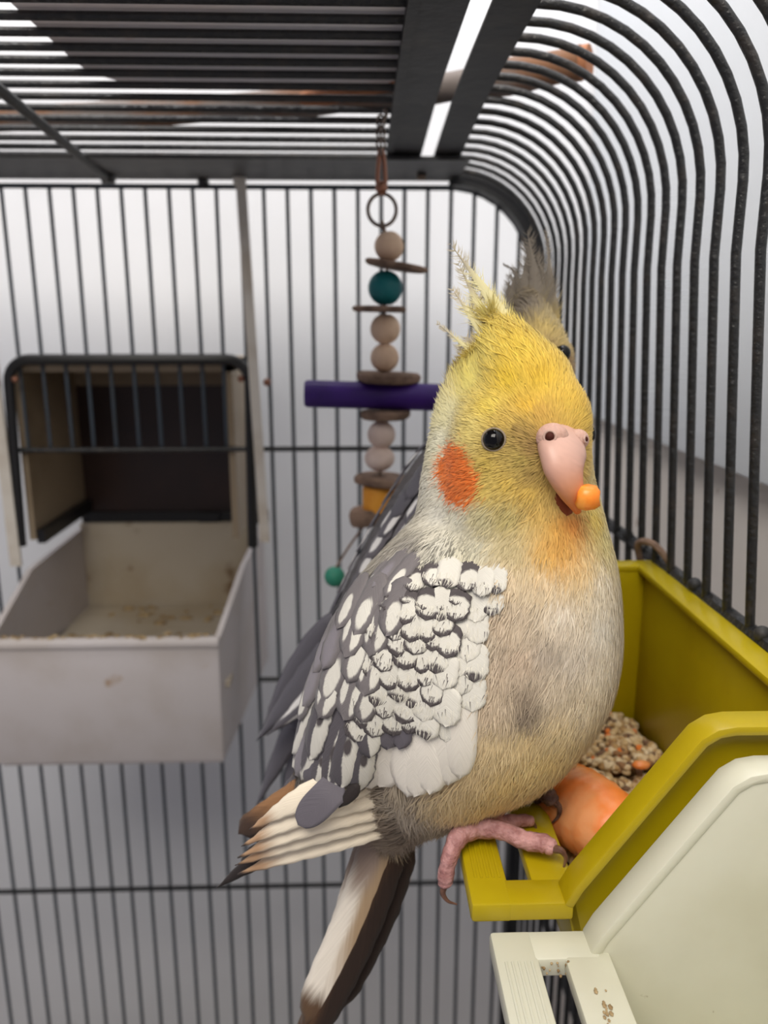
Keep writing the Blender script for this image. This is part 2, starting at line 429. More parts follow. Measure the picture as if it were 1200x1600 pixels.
# rear panel
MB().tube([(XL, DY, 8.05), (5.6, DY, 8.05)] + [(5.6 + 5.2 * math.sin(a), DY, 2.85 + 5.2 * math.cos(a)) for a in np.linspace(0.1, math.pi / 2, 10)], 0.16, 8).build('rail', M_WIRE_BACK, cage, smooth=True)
for z in (-7.95, -40.7):
    MB().tube([(XL, DY - 0.3, z), (10.9, DY - 0.3, z)], 0.17, 8).build('rail', M_WIRE, cage, smooth=True)
MB().tube([(-7.0, DY - 0.3, -24.1), (10.9, DY - 0.3, -24.1)], 0.17, 8).build('rail', M_WIRE, cage, smooth=True)
bx = -20.0 - 1.43 * 17
while bx < 10.6:
    top = 8.05 if bx < 6 else 2.85 + math.sqrt(max(0.1, 5.2 ** 2 - (bx - 5.6) ** 2))
    lean = random.uniform(-0.06, 0.06)
    if -22.0 < bx < -7.3:
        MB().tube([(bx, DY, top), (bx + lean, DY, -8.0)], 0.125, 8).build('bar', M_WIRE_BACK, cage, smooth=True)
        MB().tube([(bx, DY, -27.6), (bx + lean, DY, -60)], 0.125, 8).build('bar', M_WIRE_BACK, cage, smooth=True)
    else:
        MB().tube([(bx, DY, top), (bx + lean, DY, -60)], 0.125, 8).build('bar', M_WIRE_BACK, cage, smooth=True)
    bx += 1.43
# right side horizontal rail with weld nubs, the rod under the roof, floor tray
MB().tube([(12.35, 8, -9.35), (12.05, 30, -9.35), (11.45, 51, -9.2)], 0.27, 8).build('rail', M_WIRE, cage, smooth=True)
MB().tube([(12.8, 8, -40), (12.5, 51, -40)], 0.27, 8).build('rail', M_WIRE, cage, smooth=True)
MB().tube([(-13.9, 30, 9.2), (-14.6, 50.6, 8.2)], 0.24, 8).build('roof_rod', M_STRIP, cage, smooth=True)
MB().tube([(-14.9, 50.4, 8.35), (-14.2, 50.4, 8.35)], 0.4, 10).build('rod_clamp', M_STRIP, cage, smooth=True)
MB().tube([(-9.3, 51.8, 8.5), (-9.3, 52, 8.0)], 0.35, 8).build('rail_clip', M_BLACKPL, cage, smooth=True)
b = MB(); b.tube([(3.45, 49.5, 8.3), (3.95, 49.5, 8.3)], 0.28, 8).build('roof_hinge', M_STEEL, cage, smooth=True)
b = MB(); b.box(XL - 1, 14.5, 2, 54, -62.5, -60); b.build('floor_tray', M_STRIP, cage, bevel=0.2)
# twisted wire tie on the side rail
tie = MB().tube(spline([(11.55, 31.3, -9.6), (11.3, 31.0, -8.7), (11.6, 30.1, -8.5), (12.1, 29.5, -9.2), (12.3, 29.0, -10.2)], 24), 0.14, 8).build('wire_tie', M_BARK, None, smooth=True)
tag(tie, 'short brown twisted wire tie around the side rail above the yellow cup', 'wire tie')
for y, z in ((33.6, -9.05), (31.9, -9.1), (26.9, -9.1), (22.2, -9.1)):
    v, f = ball((side_x(y, -9) + 0.0, y, z), 0.26, 8, 6); MB().add(v, f).build('weld_nub', M_STRIP, cage, smooth=True)

# ------------------------------------------------------------------ things lying on the roof
tray = place_root('basket', (-4, 28, 10.1), 'grey round-cornered basket lying on the wire roof, seen from below', 'basket')
def rrect(x0, x1, y0, y1, r, n=8):
    p = []
    for cx, cy, a0 in ((x1 - r, y1 - r, 0), (x0 + r, y1 - r, 90), (x0 + r, y0 + r, 180), (x1 - r, y0 + r, 270)):
        for k in range(n + 1):
            a = math.radians(a0 + 90 * k / n); p.append((cx + r * math.cos(a), cy + r * math.sin(a)))
    return p
MB().prismz(rrect(-10.9, 2.2, 14, 38.2, 3.6), 9.85, 10.2).build('base', M_GREYBOX, tray, smooth=True)
for i, (d, z0, z1) in enumerate(((0.15, 10.2, 10.7), (0.5, 10.75, 11.25), (0.85, 11.3, 12.0))):
    outer_ = rrect(-10.9 - d, 2.2 + d, 14 - d, 38.2 + d, 3.6); inner_ = rrect(-10.4 - d, 1.7 + d, 14.5 - d, 37.7 + d, 3.2)
    nn = len(outer_); v = [(p[0], p[1], z0) for p in outer_] + [(p[0], p[1], z0) for p in inner_] + [(p[0], p[1], z1) for p in outer_] + [(p[0], p[1], z1) for p in inner_]
    f = []
    for k in range(nn):
        k2 = (k + 1) % nn
        f += [(k, k2, k2 + 2 * nn, k + 2 * nn), (k + nn, k + 3 * nn, k2 + 3 * nn, k2 + nn), (k, k + nn, k2 + nn, k2), (k + 2 * nn, k2 + 2 * nn, k2 + 3 * nn, k + 3 * nn)]
    MB().add(v, f).build('rim_band', (M_GREYBOX, M_BARK, M_GREYBOX)[i], tray, smooth=True)
branch = place_root('wooden_branch', (0, 42, 9.4), 'brown wooden branch lying across the wire roof behind the basket', 'branch')
bp = spline([(-34, 45.5, 10.15), (-17, 44.6, 10.15), (-4, 42.0, 10.25), (4, 39.6, 10.4), (9.4, 36.6, 10.6)], 30)
br = [0.62 + 0.06 * math.sin(i * 1.3) + (0.08 if i > 22 else 0) for i in range(30)]
MB().tube(bp, br, 14).build('bark', M_BROWNW, branch, smooth=True)
e = bp[-1]; d = unit(bp[-1] - bp[-2])
MB().tube([e - d * 0.2, e + d * 0.35], 0.66, 14).build('cut_end', M_CUTWOOD, branch, smooth=True)
MB().tube(spline([(-3.0, 41.6, 10.2), (0.0, 39.9, 10.5), (2.6, 38.9, 10.6)], 8), [0.3, 0.45, 0.5, 0.5, 0.48, 0.45, 0.4, 0.3], 10).build('side_shoot', M_CUTWOOD, branch, smooth=True)

# ------------------------------------------------------------------ hooded feeder in the rear panel
feeder = place_root('hooded_feeder', (-15, 53, -28), 'dirty white feeder tub with a dark smoked hood, hung in the rear panel', 'feeder')
fx0, fx1 = -21.9, -6.9
fr = [(fx0 - 0.3, DY - 0.7, -14.2), (fx0, DY - 0.7, -3.6)]
for k in range(7):
    a = math.pi - math.pi / 2 * k / 6; fr.append((fx0 + 1.4 + 1.4 * math.cos(a), DY - 0.7, -3.6 + 1.4 * math.sin(a)))
for k in range(7):
    a = math.pi / 2 - math.pi / 2 * k / 6; fr.append((fx1 - 1.4 + 1.4 * math.cos(a), DY - 0.7, -3.6 + 1.4 * math.sin(a)))
fr += [(fx1, DY - 0.7, -3.6), (fx1 - 0.2, DY - 0.7, -14.4)]
MB().tube(fr, 0.34, 8).build('hood_frame', M_BLACKPL, feeder, smooth=True)
hy = 62.0
b = MB(); b.box(fx0 + 0.2, fx1 - 1.2, DY, hy, -3.0, -2.4); b.build('hood_top', M_CREAM, feeder)
b = MB(); b.box(fx0, fx0 + 0.4, DY, hy, -14, -2.4); b.build('hood_side', M_CREAM, feeder)
b = MB(); b.box(fx1 - 1.6, fx1 - 1.2, DY, hy, -14, -2.4); b.build('hood_side', M_CREAM, feeder)
b = MB(); b.box(fx0, fx1 - 1.2, hy, hy + 0.4, -4.6, -2.4); b.build('hood_lintel', M_CREAM, feeder)
b = MB(); b.box(fx0, fx1 - 1.2, hy, hy + 0.4, -15.3, -4.6); b.build('hood_back', M_SMOKE, feeder)
b = MB(); b.box(fx0 + 0.3, fx1 - 0.3, hy - 0.5, hy, -15.4, -14.4); b.box(fx0 + 0.4, fx0 + 0.9, DY + 0.2, hy, -14.3, -13.4); b.box(-12.6, -11.0, hy - 0.8, hy - 0.4, -15.9, -14.4); b.build('hood_ledge', M_BLACKPL, feeder)
for x in (fx0 + 0.5, fx1 - 0.5):
    v, f = ball((x, DY - 0.9, -3.4), 0.22, 8, 6); MB().add(v, f).build('screw', M_COPPER, feeder, smooth=True)
tx0, tx1 = -22.9, -8.7
b = MB(); b.box(fx0 + 0.1, fx1 - 1.9, hy - 0.9, hy - 0.3, -27, -15.2); b.build('tub_back', M_FEED_IN, feeder)
for x, xi in ((tx0, 1), (tx1, -1)):
    poly = [(46.2, -19.0), (51.5, -15.9), (hy - 0.5, -15.6), (hy - 0.5, -26.8), (46.2, -27.0)]
    sh = 1.1 if xi < 0 else 0.9
    v = [(x + sh * (p[0] - 46.2) / 6.0 * (1 if p[0] < 53 else 6 / (p[0] - 46.2)), p[0], p[1]) for p in poly]
    v += [(q[0] + 0.35 * xi, q[1], q[2]) for q in v]
    n = 5; f = [tuple(range(n)), tuple(range(2 * n - 1, n - 1, -1))] + [(i, i + n, (i + 1) % n + n, (i + 1) % n) for i in range(n)]
    MB().add(v, f).build('tub_side', M_FEED, feeder)
b = MB(); b.box(tx0, tx1, 46.0, 46.5, -27.0, -19.2); b.build('tub_front', M_FEED, feeder, bevel=0.12)
MB().tube([(tx0, 46.3, -19.1), (tx1, 46.3, -19.1)], 0.42, 10).build('tub_lip', M_FEED, feeder, smooth=True)
b = MB(); b.box(tx0 + 0.3, tx1 - 0.1, 46.2, hy - 0.5, -27.2, -26.8); b.build('tub_floor', M_FEED, feeder)
b = MB(); b.box(tx0 + 1.2, tx1 + 0.4, 47.0, hy - 1.2, -22.4, -22.0); b.build('feed_shelf', M_FEED_IN, feeder)
# crusted leftovers on the tub lip and floor, too many to count
cv = []; cf = []
for i in range(90):
    if i < 50: c = (random.uniform(tx0 + 1, tx1 - 0.3), random.gauss(46.35, 0.16), -18.72 + random.uniform(-0.05, 0.08)); r = random.uniform(0.06, 0.22)
    else: c = (random.uniform(tx0 + 2, tx1 - 0.4), random.uniform(52, 61), -21.95); r = random.uniform(0.1, 0.42)
    v, f = ball(c, r, 6, 4, (1.3, 1, 0.5)); n = len(cv); cv += v; cf += [tuple(k + n for k in q) for q in f]
crust = mesh_obj('food_crust', cv, cf, M_DIRT, feeder); crust['kind'] = 'stuff'
# two pale guide strips either side of the hood
gs = place_root('plastic_strip', (-7.0, 50.5, -13), 'thin pale plastic strip hanging from the roof beside the feeder hood', 'strip')
b = MB(); v = [(-7.25, 50.9, 9.2), (-6.65, 50.9, 9.2), (-5.95, 50.9, -14.0), (-6.55, 50.9, -14.0)]; v += [(p[0], p[1] + 0.25, p[2]) for p in v]
b.add(v, [(0, 1, 2, 3), (7, 6, 5, 4), (0, 4, 5, 1), (1, 5, 6, 2), (2, 6, 7, 3), (3, 7, 4, 0)]).build('blade', M_STRIPW, gs)
MB().box(-7.35, -6.9, 50.8, 51.2, 8.0, 9.4).build('hook', M_STRIPW, gs)
v, f = ball((-5.75, 50.85, -3.6), 0.25, 8, 6); MB().add(v, f).build('rivet', M_COPPER, gs, smooth=True)
gs2 = place_root('plastic_strip', (-22.6, 50.5, -16), 'thin pale plastic strip at the left picture edge beside the feeder hood', 'strip')
b = MB(); v = [(-23.1, 50.9, 9.2), (-22.4, 50.9, 9.2), (-22.2, 50.9, -15.5), (-22.9, 50.9, -15.5)]; v += [(p[0], p[1] + 0.25, p[2]) for p in v]
b.add(v, [(0, 1, 2, 3), (7, 6, 5, 4), (0, 4, 5, 1), (1, 5, 6, 2), (2, 6, 7, 3), (3, 7, 4, 0)]).build('blade', M_STRIPW, gs2)
v, f = ball((-22.5, 50.85, -3.6), 0.25, 8, 6); MB().add(v, f).build('rivet', M_COPPER, gs2, smooth=True)

# ------------------------------------------------------------------ hanging bead toy
toy = place_root('hanging_toy', (1.1, 37.5, -29), 'hanging toy of wooden beads, bark slices and a purple dowel on a copper clip', 'bird toy')
TY = 37.5
def tp(x, y): return atY(x, y, TY)
def bead(px, py, rpx, mat, sc=(1, 1, 1)):
    c = tp(px, py); r = rpx * TY / FPX * 1.0
    prof = [(0.06 * r, r * 0.93 * sc[2])] + [(r * math.cos(a), r * math.sin(a) * sc[2]) for a in np.linspace(1.25, -1.25, 12)] + [(0.06 * r, -r * 0.93 * sc[2])]
    v, f = lathe(prof, c, 18); return MB().add(v, f).build('bead', mat, toy, smooth=True)
def slice_(px, py, rpx, thpx, tilt, mat=M_BARK, dx=0.0):
    c = tp(px, py); r = rpx * TY / FPX; h = thpx * TY / FPX / 2
    prof = [(r * 0.9, -h), (r, -h * 0.5), (r * 1.02, h * 0.5), (r * 0.93, h)]
    v, f = lathe(prof, (0, 0, 0), 16)
    v = [(p[0] * (1 + 0.12 * math.sin(3 * math.atan2(p[1], p[0]) + px)), p[1] * 0.9, p[2]) for p in v]
    ct, st = math.cos(tilt), math.sin(tilt)
    v = [(p[0] * ct - p[2] * st + c[0], p[1] + c[1], p[0] * st + p[2] * ct + c[2]) for p in v]
    return MB().add(v, f).build('bark_slice', mat, toy, smooth=True)
bead(608, 385, 22, M_WOOD); slice_(619, 416, 45, 9, -0.16)
bead(602, 450, 26, M_TEAL); slice_(596, 483, 40, 9, -0.02)
bead(602, 514, 23, M_WOOD); bead(601, 559, 22, M_WOOD)
slice_(604, 590, 48, 16, -0.04)
pl, pr_ = tp(476, 615), tp(716, 622)
ax = unit(pr_ - pl)
dw = [pl, pl + ax * 0.12, (pl + pr_) / 2, pr_ - ax * 0.12, pr_]
MB().tube(dw, [0.55, 0.63, 0.63, 0.63, 0.55], 20).build('purple_dowel', M_PURPLE, toy, smooth=True)
slice_(603, 648, 38, 14, 0.02)
bead(596, 679, 22, M_WOODP); bead(593, 716, 24, M_WOODP, (1, 1, 0.85))
slice_(600, 750, 46, 14, -0.08)
v, f = lathe([(0.72, -0.62), (0.78, -0.5), (0.78, 0.5), (0.72, 0.62)], tp(592, 778), 20); MB().add(v, f).build('orange_block', M_ORANGEB, toy, smooth=True)
slice_(574, 806, 30, 26, 0.1)
bead(523, 901, 17, M_GREEN)
MB().tube(spline([tp(585, 800), tp(548, 850), tp(523, 890)], 8), 0.06, 6).build('cord', M_BARK, toy, smooth=True)
v, f = lathe([(0.25, 0.9), (0.5, 0.7), (0.62, 0.0), (0.5, -0.9), (0.2, -1.3)], tp(627, 1350), 14); MB().add(v, f).build('wooden_drop', M_WOOD, toy, smooth=True)
MB().tube([tp(597, 345), tp(608, 385), tp(602, 450), tp(596, 679), tp(592, 780), tp(600, 1000), tp(627, 1330)], 0.07, 6).build('cord', M_BARK, toy, smooth=True)
c = tp(597, 328); rr = 21 * TY / FPX
MB().tube([(c[0] + rr * math.cos(a), c[1] + 0.15 * math.sin(a), c[2] + rr * 1.1 * math.sin(a)) for a in np.linspace(0, 2 * math.pi, 30)], 0.085, 8).build('ring', M_STEEL, toy, smooth=True)
# copper clip and short chain
MB().tube(spline([tp(597, 305), tp(590, 285), tp(592, 250), tp(595, 232), tp(600, 250), tp(602, 285), tp(598, 303)], 24), 0.10, 8).build('clip', M_COPPER, toy, smooth=True)
v, f = ball(tp(596, 293), 0.28, 10, 8); MB().add(v, f).build('clip_barrel', M_COPPER, toy, smooth=True)
k = 0
for y in np.linspace(190, 234, 6):
    c = tp(595, y); a0 = (k % 2) * math.pi / 2; k += 1
    MB().tube([(c[0] + 0.17 * math.cos(a) * math.cos(a0), c[1] + 0.17 * math.cos(a) * math.sin(a0), c[2] + 0.26 * math.sin(a)) for a in np.linspace(0, 2 * math.pi, 16)], 0.055, 6).build('chain_link', M_STEEL, toy, smooth=True)
MB().tube(spline([tp(596, 192), tp(604, 178), tp(600, 170)], 8), 0.09, 6).build('hook', M_STEEL, toy, smooth=True)

# ------------------------------------------------------------------ feeding cups on the right side
def build_cup(name, label, mat, ox, oy, oz):
    """moulded cup: high back against the bars, sides sloping to a low front with a perch ladder; lies along Y"""
    yn, yf, top = 17.6, 30.3, -9.47
    xb, xc, xd, zd = 11.75, 8.35, 5.16, -14.25
    cup = place_root(name, (8.5 + ox, 24 + oy, -18 + oz), label, 'feeding cup')
    def T(m):
        m.v = [(p[0] + ox, p[1] + oy, p[2] + oz) for p in m.v]; return m
    prof = [(xb, top), (xc + 0.6, top), (xc + 0.2, top - 0.07), (xc - 0.15, top - 0.3), (xc - 0.45, top - 0.72), (xd + 0.25, zd + 0.5), (xd, zd)]
    side = prof + [(6.1, -18.0), (11.2, -18.0)]
    b = MB()
    b.prism(side, yn, yn + 0.28); b.prism(side, yf - 0.28, yf)
    b.box(11.3, 11.6, yn, yf, -18.0, top)
    fr_ = [(xd, zd), (xd + 0.3, zd), (6.35, -18.0), (6.05, -18.0)]
    b.prism(fr_, yn, yf)
    b.prism([(6.05, -18.2), (11.4, -18.2), (11.4, -17.8), (6.05, -17.8)], yn, yf)
    T(b).build('cup_body', mat, cup, bevel=0.05)
    # rolled rim
    b = MB()
    def lip(y0, y1):
        up = []; dn = []
        for i, p in enumerate(prof):
            a = np.array(prof[max(0, i - 1)]); c = np.array(prof[min(len(prof) - 1, i + 1)]); t = unit(c - a); nrm = np.array([t[1], -t[0]])
            if nrm[1] < 0: nrm = -nrm
            up.append(tuple(np.array(p) + nrm * 0.12)); dn.append(tuple(np.array(p) - nrm * 0.14))
        b.prism(up + dn[::-1], y0, y1)
    lip(yn - 0.52, yn + 0.32); lip(yf - 0.32, yf + 0.52)
    b.box(11.0, 11.9, yn - 0.5, yf + 0.5, top - 0.14, top + 0.12)
    T(b).build('rim', mat, cup, bevel=0.07)
    # perch ladder in front
    b = MB()
    b.box(3.0, xd + 0.15, yn - 0.485, yn + 0.45, zd - 0.405, zd + 0.1); b.box(3.0, xd + 0.15, yf - 0.45, yf + 0.485, zd - 0.405, zd + 0.1)
    b.box(xd - 0.75, xd + 0.38, yn + 0.1, yf - 0.1, zd - 0.30, zd + 0.092)
    T(b).build('perch_frame', mat, cup, bevel=0.07)
    b = MB(); b.box(2.72, 3.78, yn - 0.5, yf + 0.5, zd - 0.42, zd + 0.11)
    T(b).build('perch_bar', mat, cup, bevel=0.10)
    b = MB()
    for i in range(5):
        x = 2.93 + i * 0.155; b.box(x, x + 0.075, yn + 0.5, yf - 0.5, zd + 0.08, zd + 0.135)
    T(b).build('perch_ridges', mat, cup, bevel=0.02)
    return cup
ycup = build_cup('feeding_cup', 'mustard yellow plastic feeding cup holding seed and carrot under the front cockatiel', M_YELLOW, 0, 0, 0)
wcup = build_cup('feeding_cup', 'empty white plastic feeding cup with perch at the lower right corner', M_WHITEPL, 0.45, -13.75, -0.72)
# dried dirt specks in the white ladder opening
sv = []; sf = []
for i in range(22):
    y = random.choice([16.0, 16.05, random.uniform(9, 16)]); x = random.uniform(4.25, 4.95) if y > 15.9 else random.choice([4.25, 4.88])
    v, f = ball((x, y - 0.02, -15.0 + random.uniform(-0.3, 0.17)), random.uniform(0.015, 0.045), 5, 4); n = len(sv); sv += v; sf += [tuple(k + n for k in q) for q in f]
for i in range(16):
    v, f = ball((5.35 + random.gauss(0, 0.08), 14.6 + random.gauss(0, 0.35), -14.86), random.uniform(0.02, 0.06), 5, 4, (1, 1.6, 0.3)); n = len(sv); sv += v; sf += [tuple(k + n for k in q) for q in f]
o = mesh_obj('dried_specks', sv, sf, M_DIRT, wcup); o['kind'] = 'stuff'

# seed mix in the yellow cup
seed_cols = [(206, 178, 132), (186, 152, 104), (226, 206, 170), (150, 112, 76), (214, 190, 150), (226, 130, 60), (120, 92, 70)]
sv = []; sf = []; sc_ = []
def seed_height(x, y): return -16.25 + 0.25 * math.sin(x * 1.7 + y) + 0.2 * math.sin(y * 1.3) + (0.45 if y > 26 else 0) 
for i in range(2600):
    x = random.uniform(5.95, 11.1); y = random.uniform(18.1, 29.8)
    z = seed_height(x, y) + random.uniform(-0.12, 0.12); r = random.uniform(0.10, 0.17)
    v, f = ball((0, 0, 0), r, 6, 4, (1.0, 1.5, 0.85)); a = random.uniform(0, 6.28); tl = random.uniform(-0.5, 0.5)
    ca, sa = math.cos(a), math.sin(a)
    v = [(p[0] * ca - p[1] * sa + x, p[0] * sa + p[1] * ca + y, p[2] + p[1] * tl + z) for p in v]
    n = len(sv); sv += v; sf += [tuple(k + n for k in q) for q in f]
    c = lin(random.choices(seed_cols, (5, 4, 5, 2, 5, 0.5, 1))[0]); sc_ += [c + [1]] * len(v)
bx0 = len(sv)
sv += [(5.9, 18.0, -16.5), (11.2, 18.0, -16.5), (11.2, 29.9, -16.4), (5.9, 29.9, -16.4)]; sf.append((bx0, bx0 + 1, bx0 + 2, bx0 + 3)); sc_ += [lin((150, 118, 80)) + [1]] * 4
seeds = mesh_obj('seed_mix', sv, sf, M_PLUME, None, col=sc_)
tag(seeds, 'pale brown mixed seed filling the yellow feeding cup', 'seed', kind='stuff')

# carrot chunk lying on the seed
def carrot_geo(p0, p1, radii, seg=28, n=26):
    pts = [p0 + (p1 - p0) * (i / (n - 1)) for i in range(n)]
    rad = np.interp(np.linspace(0, 1, n), np.linspace(0, 1, len(radii)), radii)
    v, f = tube_geo(pts, rad, seg)
    rng = np.random.default_rng(8); v = np.array(v)
    for i in range(n):
        v[i * seg:(i + 1) * seg] += (v[i * seg:(i + 1) * seg] - pts[i]) * (0.02 * math.sin(i * 2.2) + rng.normal(0, 0.008, (seg, 1)))
    return v.tolist(), f
c0 = atY(848, 1222, 22.9); c1 = atY(960, 1300, 20.0)
c1 = c0 + (c1 - c0) * 1.25
v, f = carrot_geo(c0, c1, [0.55, 0.95, 1.12, 1.18, 1.2, 1.18, 1.1, 0.95, 0.5])
carrot = place_root('carrot_chunk', (c0 + c1) / 2 - np.array([0, 0, 1.1]), 'peeled orange carrot chunk lying on the seed in the yellow cup', 'carrot')
mesh_obj('flesh', v, f, M_CARROT, carrot)
for (px, py, Y, r, lb) in ((858, 1272, 21.5, 0.26, 'small carrot shaving under the dark curled claw, left of the carrot chunk'), (866, 1290, 21.0, 0.2, 'tiny carrot shaving just in front of the carrot chunk near the perch'), (1002, 1195, 25.5, 0.22, 'carrot shaving on the seed at the back right of the yellow cup'), (960, 1205, 26.5, 0.2, 'carrot shaving on the seed right behind the carrot chunk')):
    c = atY(px, py, Y); c[2] = max(c[2], -16.2)
    v, f = ball((0, 0, 0), r, 8, 6, (1.6, 1.0, 0.7)); v = np.array(v) + c
    o = mesh_obj('carrot_shaving', v, f, M_CARROT)
    tag(o, lb, 'carrot', 'carrot shavings in the seed')

# ------------------------------------------------------------------ birds
def sweep_spheres(keys, n):
    """keys: (px, py, Y, r) measured in the photo with a depth; returns centres and radii"""
    P = np.array([np.append(atY(k[0], k[1], k[2]), k[3]) for k in keys])
    return spline(P, n)

def blob_body(sweeps, voxel, name, smooth_it=34):
    vs = []; fs = []
    for sw in sweeps:
        for row in sw:
            v, f = ball(row[:3], row[3], 24, 16); n = len(vs); vs += v; fs += [tuple(i + n for i in q) for q in f]
    me = bpy.data.meshes.new('tmp'); me.from_pydata((np.array(vs) * S).tolist(), [], fs)
    ob = bpy.data.objects.new('tmp', me); COL.objects.link(ob)
    r = ob.modifiers.new('r', 'REMESH'); r.mode = 'VOXEL'; r.voxel_size = voxel * S
    sm = ob.modifiers.new('s', 'SMOOTH'); sm.factor = 0.5; sm.iterations = smooth_it
    dg = bpy.context.evaluated_depsgraph_get()
    ev = ob.evaluated_get(dg); m2 = bpy.data.meshes.new_from_object(ev)
    V = np.empty(len(m2.vertices) * 3); m2.vertices.foreach_get('co', V); V = V.reshape(-1, 3) / S
    F = [tuple(p.vertices) for p in m2.polygons]
    bpy.data.objects.remove(ob); bpy.data.meshes.remove(me); bpy.data.meshes.remove(m2)
    return V, F

class Skin:
    def __init__(s, V, F):
        s.V = V; s.F = F
        s.bvh = BVHTree.FromPolygons([tuple(p) for p in V], F)
    def hit(s, x, y):
        d = unit(ray(x, y)); h = s.bvh.ray_cast(Vector((0, 0, 0)), Vector(d))
        if h[0] is None:
            # beside the silhouette: closest approach
            best = None
            for t in np.linspace(12, 36, 160):
                q = s.bvh.find_nearest(Vector(d * t))
                if best is None or q[3] < best[3]: best = q
            return np.array(best[0]), np.array(best[1])
        return np.array(h[0]), np.array(h[1])
    def near(s, p):
        q = s.bvh.find_nearest(Vector(p)); n = np.array(q[1])
        return np.array(q[0]), n

PLACED = []; FRINGE = []; LAST_ROWS = [None]
def feather_outline(t, tip):
    """half-width (0..1) along the feather"""
    base = min(1.0, (t + 0.04) / 0.22) ** 0.6
    if tip == 'round': e = math.sqrt(max(0.0, 1 - max(0.0, (t - 0.62) / 0.38) ** 2.2))
    elif tip == 'point': e = max(0.0, 1 - max(0.0, (t - 0.35) / 0.65) ** 1.6)
    else: e = math.sqrt(max(0.0, 1 - max(0.0, (t - 0.80) / 0.20) ** 2.5))
    return base * e
def strip_mesh(name, rows, mat, parent):
    """rows of equally many points -> mesh with UV u across, v along"""
    nr, nc = len(rows), len(rows[0]); v = [p for r in rows for p in r]
    uv = [(j / (nc - 1), i / (nr - 1)) for i in range(nr) for j in range(nc)]
    f = [(i * nc + j, i * nc + j + 1, (i + 1) * nc + j + 1, (i + 1) * nc + j) for i in range(nr - 1) for j in range(nc - 1)]
    o = mesh_obj(name, v, f, mat, parent, uv=uv)
    md = o.modifiers.new('thick', 'SOLIDIFY'); md.thickness = 0.0002; md.offset = 0
    return o
def feather_on(skin, name, mat, parent, x, y, dx, dy, length, width, o0=0.05, o1=0.16, tip='round', n=11, curl=0.0, rag=0.03, lane=5):
    """a feather whose root is at photo point (x, y) on the body and which lies along the skin"""
    p, nn = skin.hit(x, y); k = 14 / math.hypot(dx, dy)
    q, _ = skin.hit(x + dx * k, y + dy * k)
    t = q - p
    if np.linalg.norm(t) > 1.5 or np.linalg.norm(t) < 1e-4: t = RGT * dx - UPV * dy
    t = unit(t - nn * (t @ nn)); rows = []; ds = length / (n - 1)
    pts = []
    for i in range(n):
        pts.append((p.copy(), nn.copy(), t.copy()))
        p2 = p + t * ds; q, n2 = skin.near(p2)
        dist = np.linalg.norm(q - p2)
        if dist > ds * 0.9: p, n2 = p2, nn          # past the end of the body: go on straight
        else: p = q
        nn = unit(nn * 0.5 + n2 * 0.5); t = unit(t - nn * (t @ nn))
        if curl: t = unit(t + np.cross(nn, t) * curl)
    ph = RNG.uniform(0, 6)
    for i, (p, nn, t) in enumerate(pts):
        tt = i / (n - 1); s_ = np.cross(t, nn); w = width / 2 * feather_outline(tt, tip); off = o0 + (o1 - o0) * tt
        row = []
        for j in range(lane):
            u = j / (lane - 1) * 2 - 1
            jit = rag * width * math.sin(ph + i * 2.6 + u * 2) * abs(u)
            c = p + s_ * u * (w + jit) ; q, n2 = skin.near(c)
            if np.linalg.norm(q - c) < 0.5 * width + 0.15 and n2 @ nn > 0.2: c = c - nn * ((c - q) @ nn)
            row.append(c + nn * (off + 0.04 * width * (1 - u * u)))
        rows.append(row)
        PLACED.append((p, max(w, 0.12)))
    LAST_ROWS[0] = rows
    return strip_mesh(name, rows, mat, parent)
def feather_free(name, mat, parent, path, width, side=None, tip='round', n=16, camber=0.12, lane=5, rag=0.02):
    P = spline(path, n); T = np.gradient(P, axis=0); rows = []
    ph = RNG.uniform(0, 6)
    for i in range(n):
        t = unit(T[i]); s_ = unit(np.cross(t, P[i])) if side is None else unit(side - t * (side @ t))
        nn = np.cross(s_, t)
        if nn @ P[i] > 0: nn = -nn
        w = width / 2 * feather_outline(i / (n - 1), tip); row = []
        for j in range(lane):
            u = j / (lane - 1) * 2 - 1
            row.append(P[i] + s_ * u * (w + rag * width * math.sin(ph + 2.3 * i)) + nn * camber * width * (1 - u * u))
        rows.append(row)
    return strip_mesh(name, rows, mat, parent)
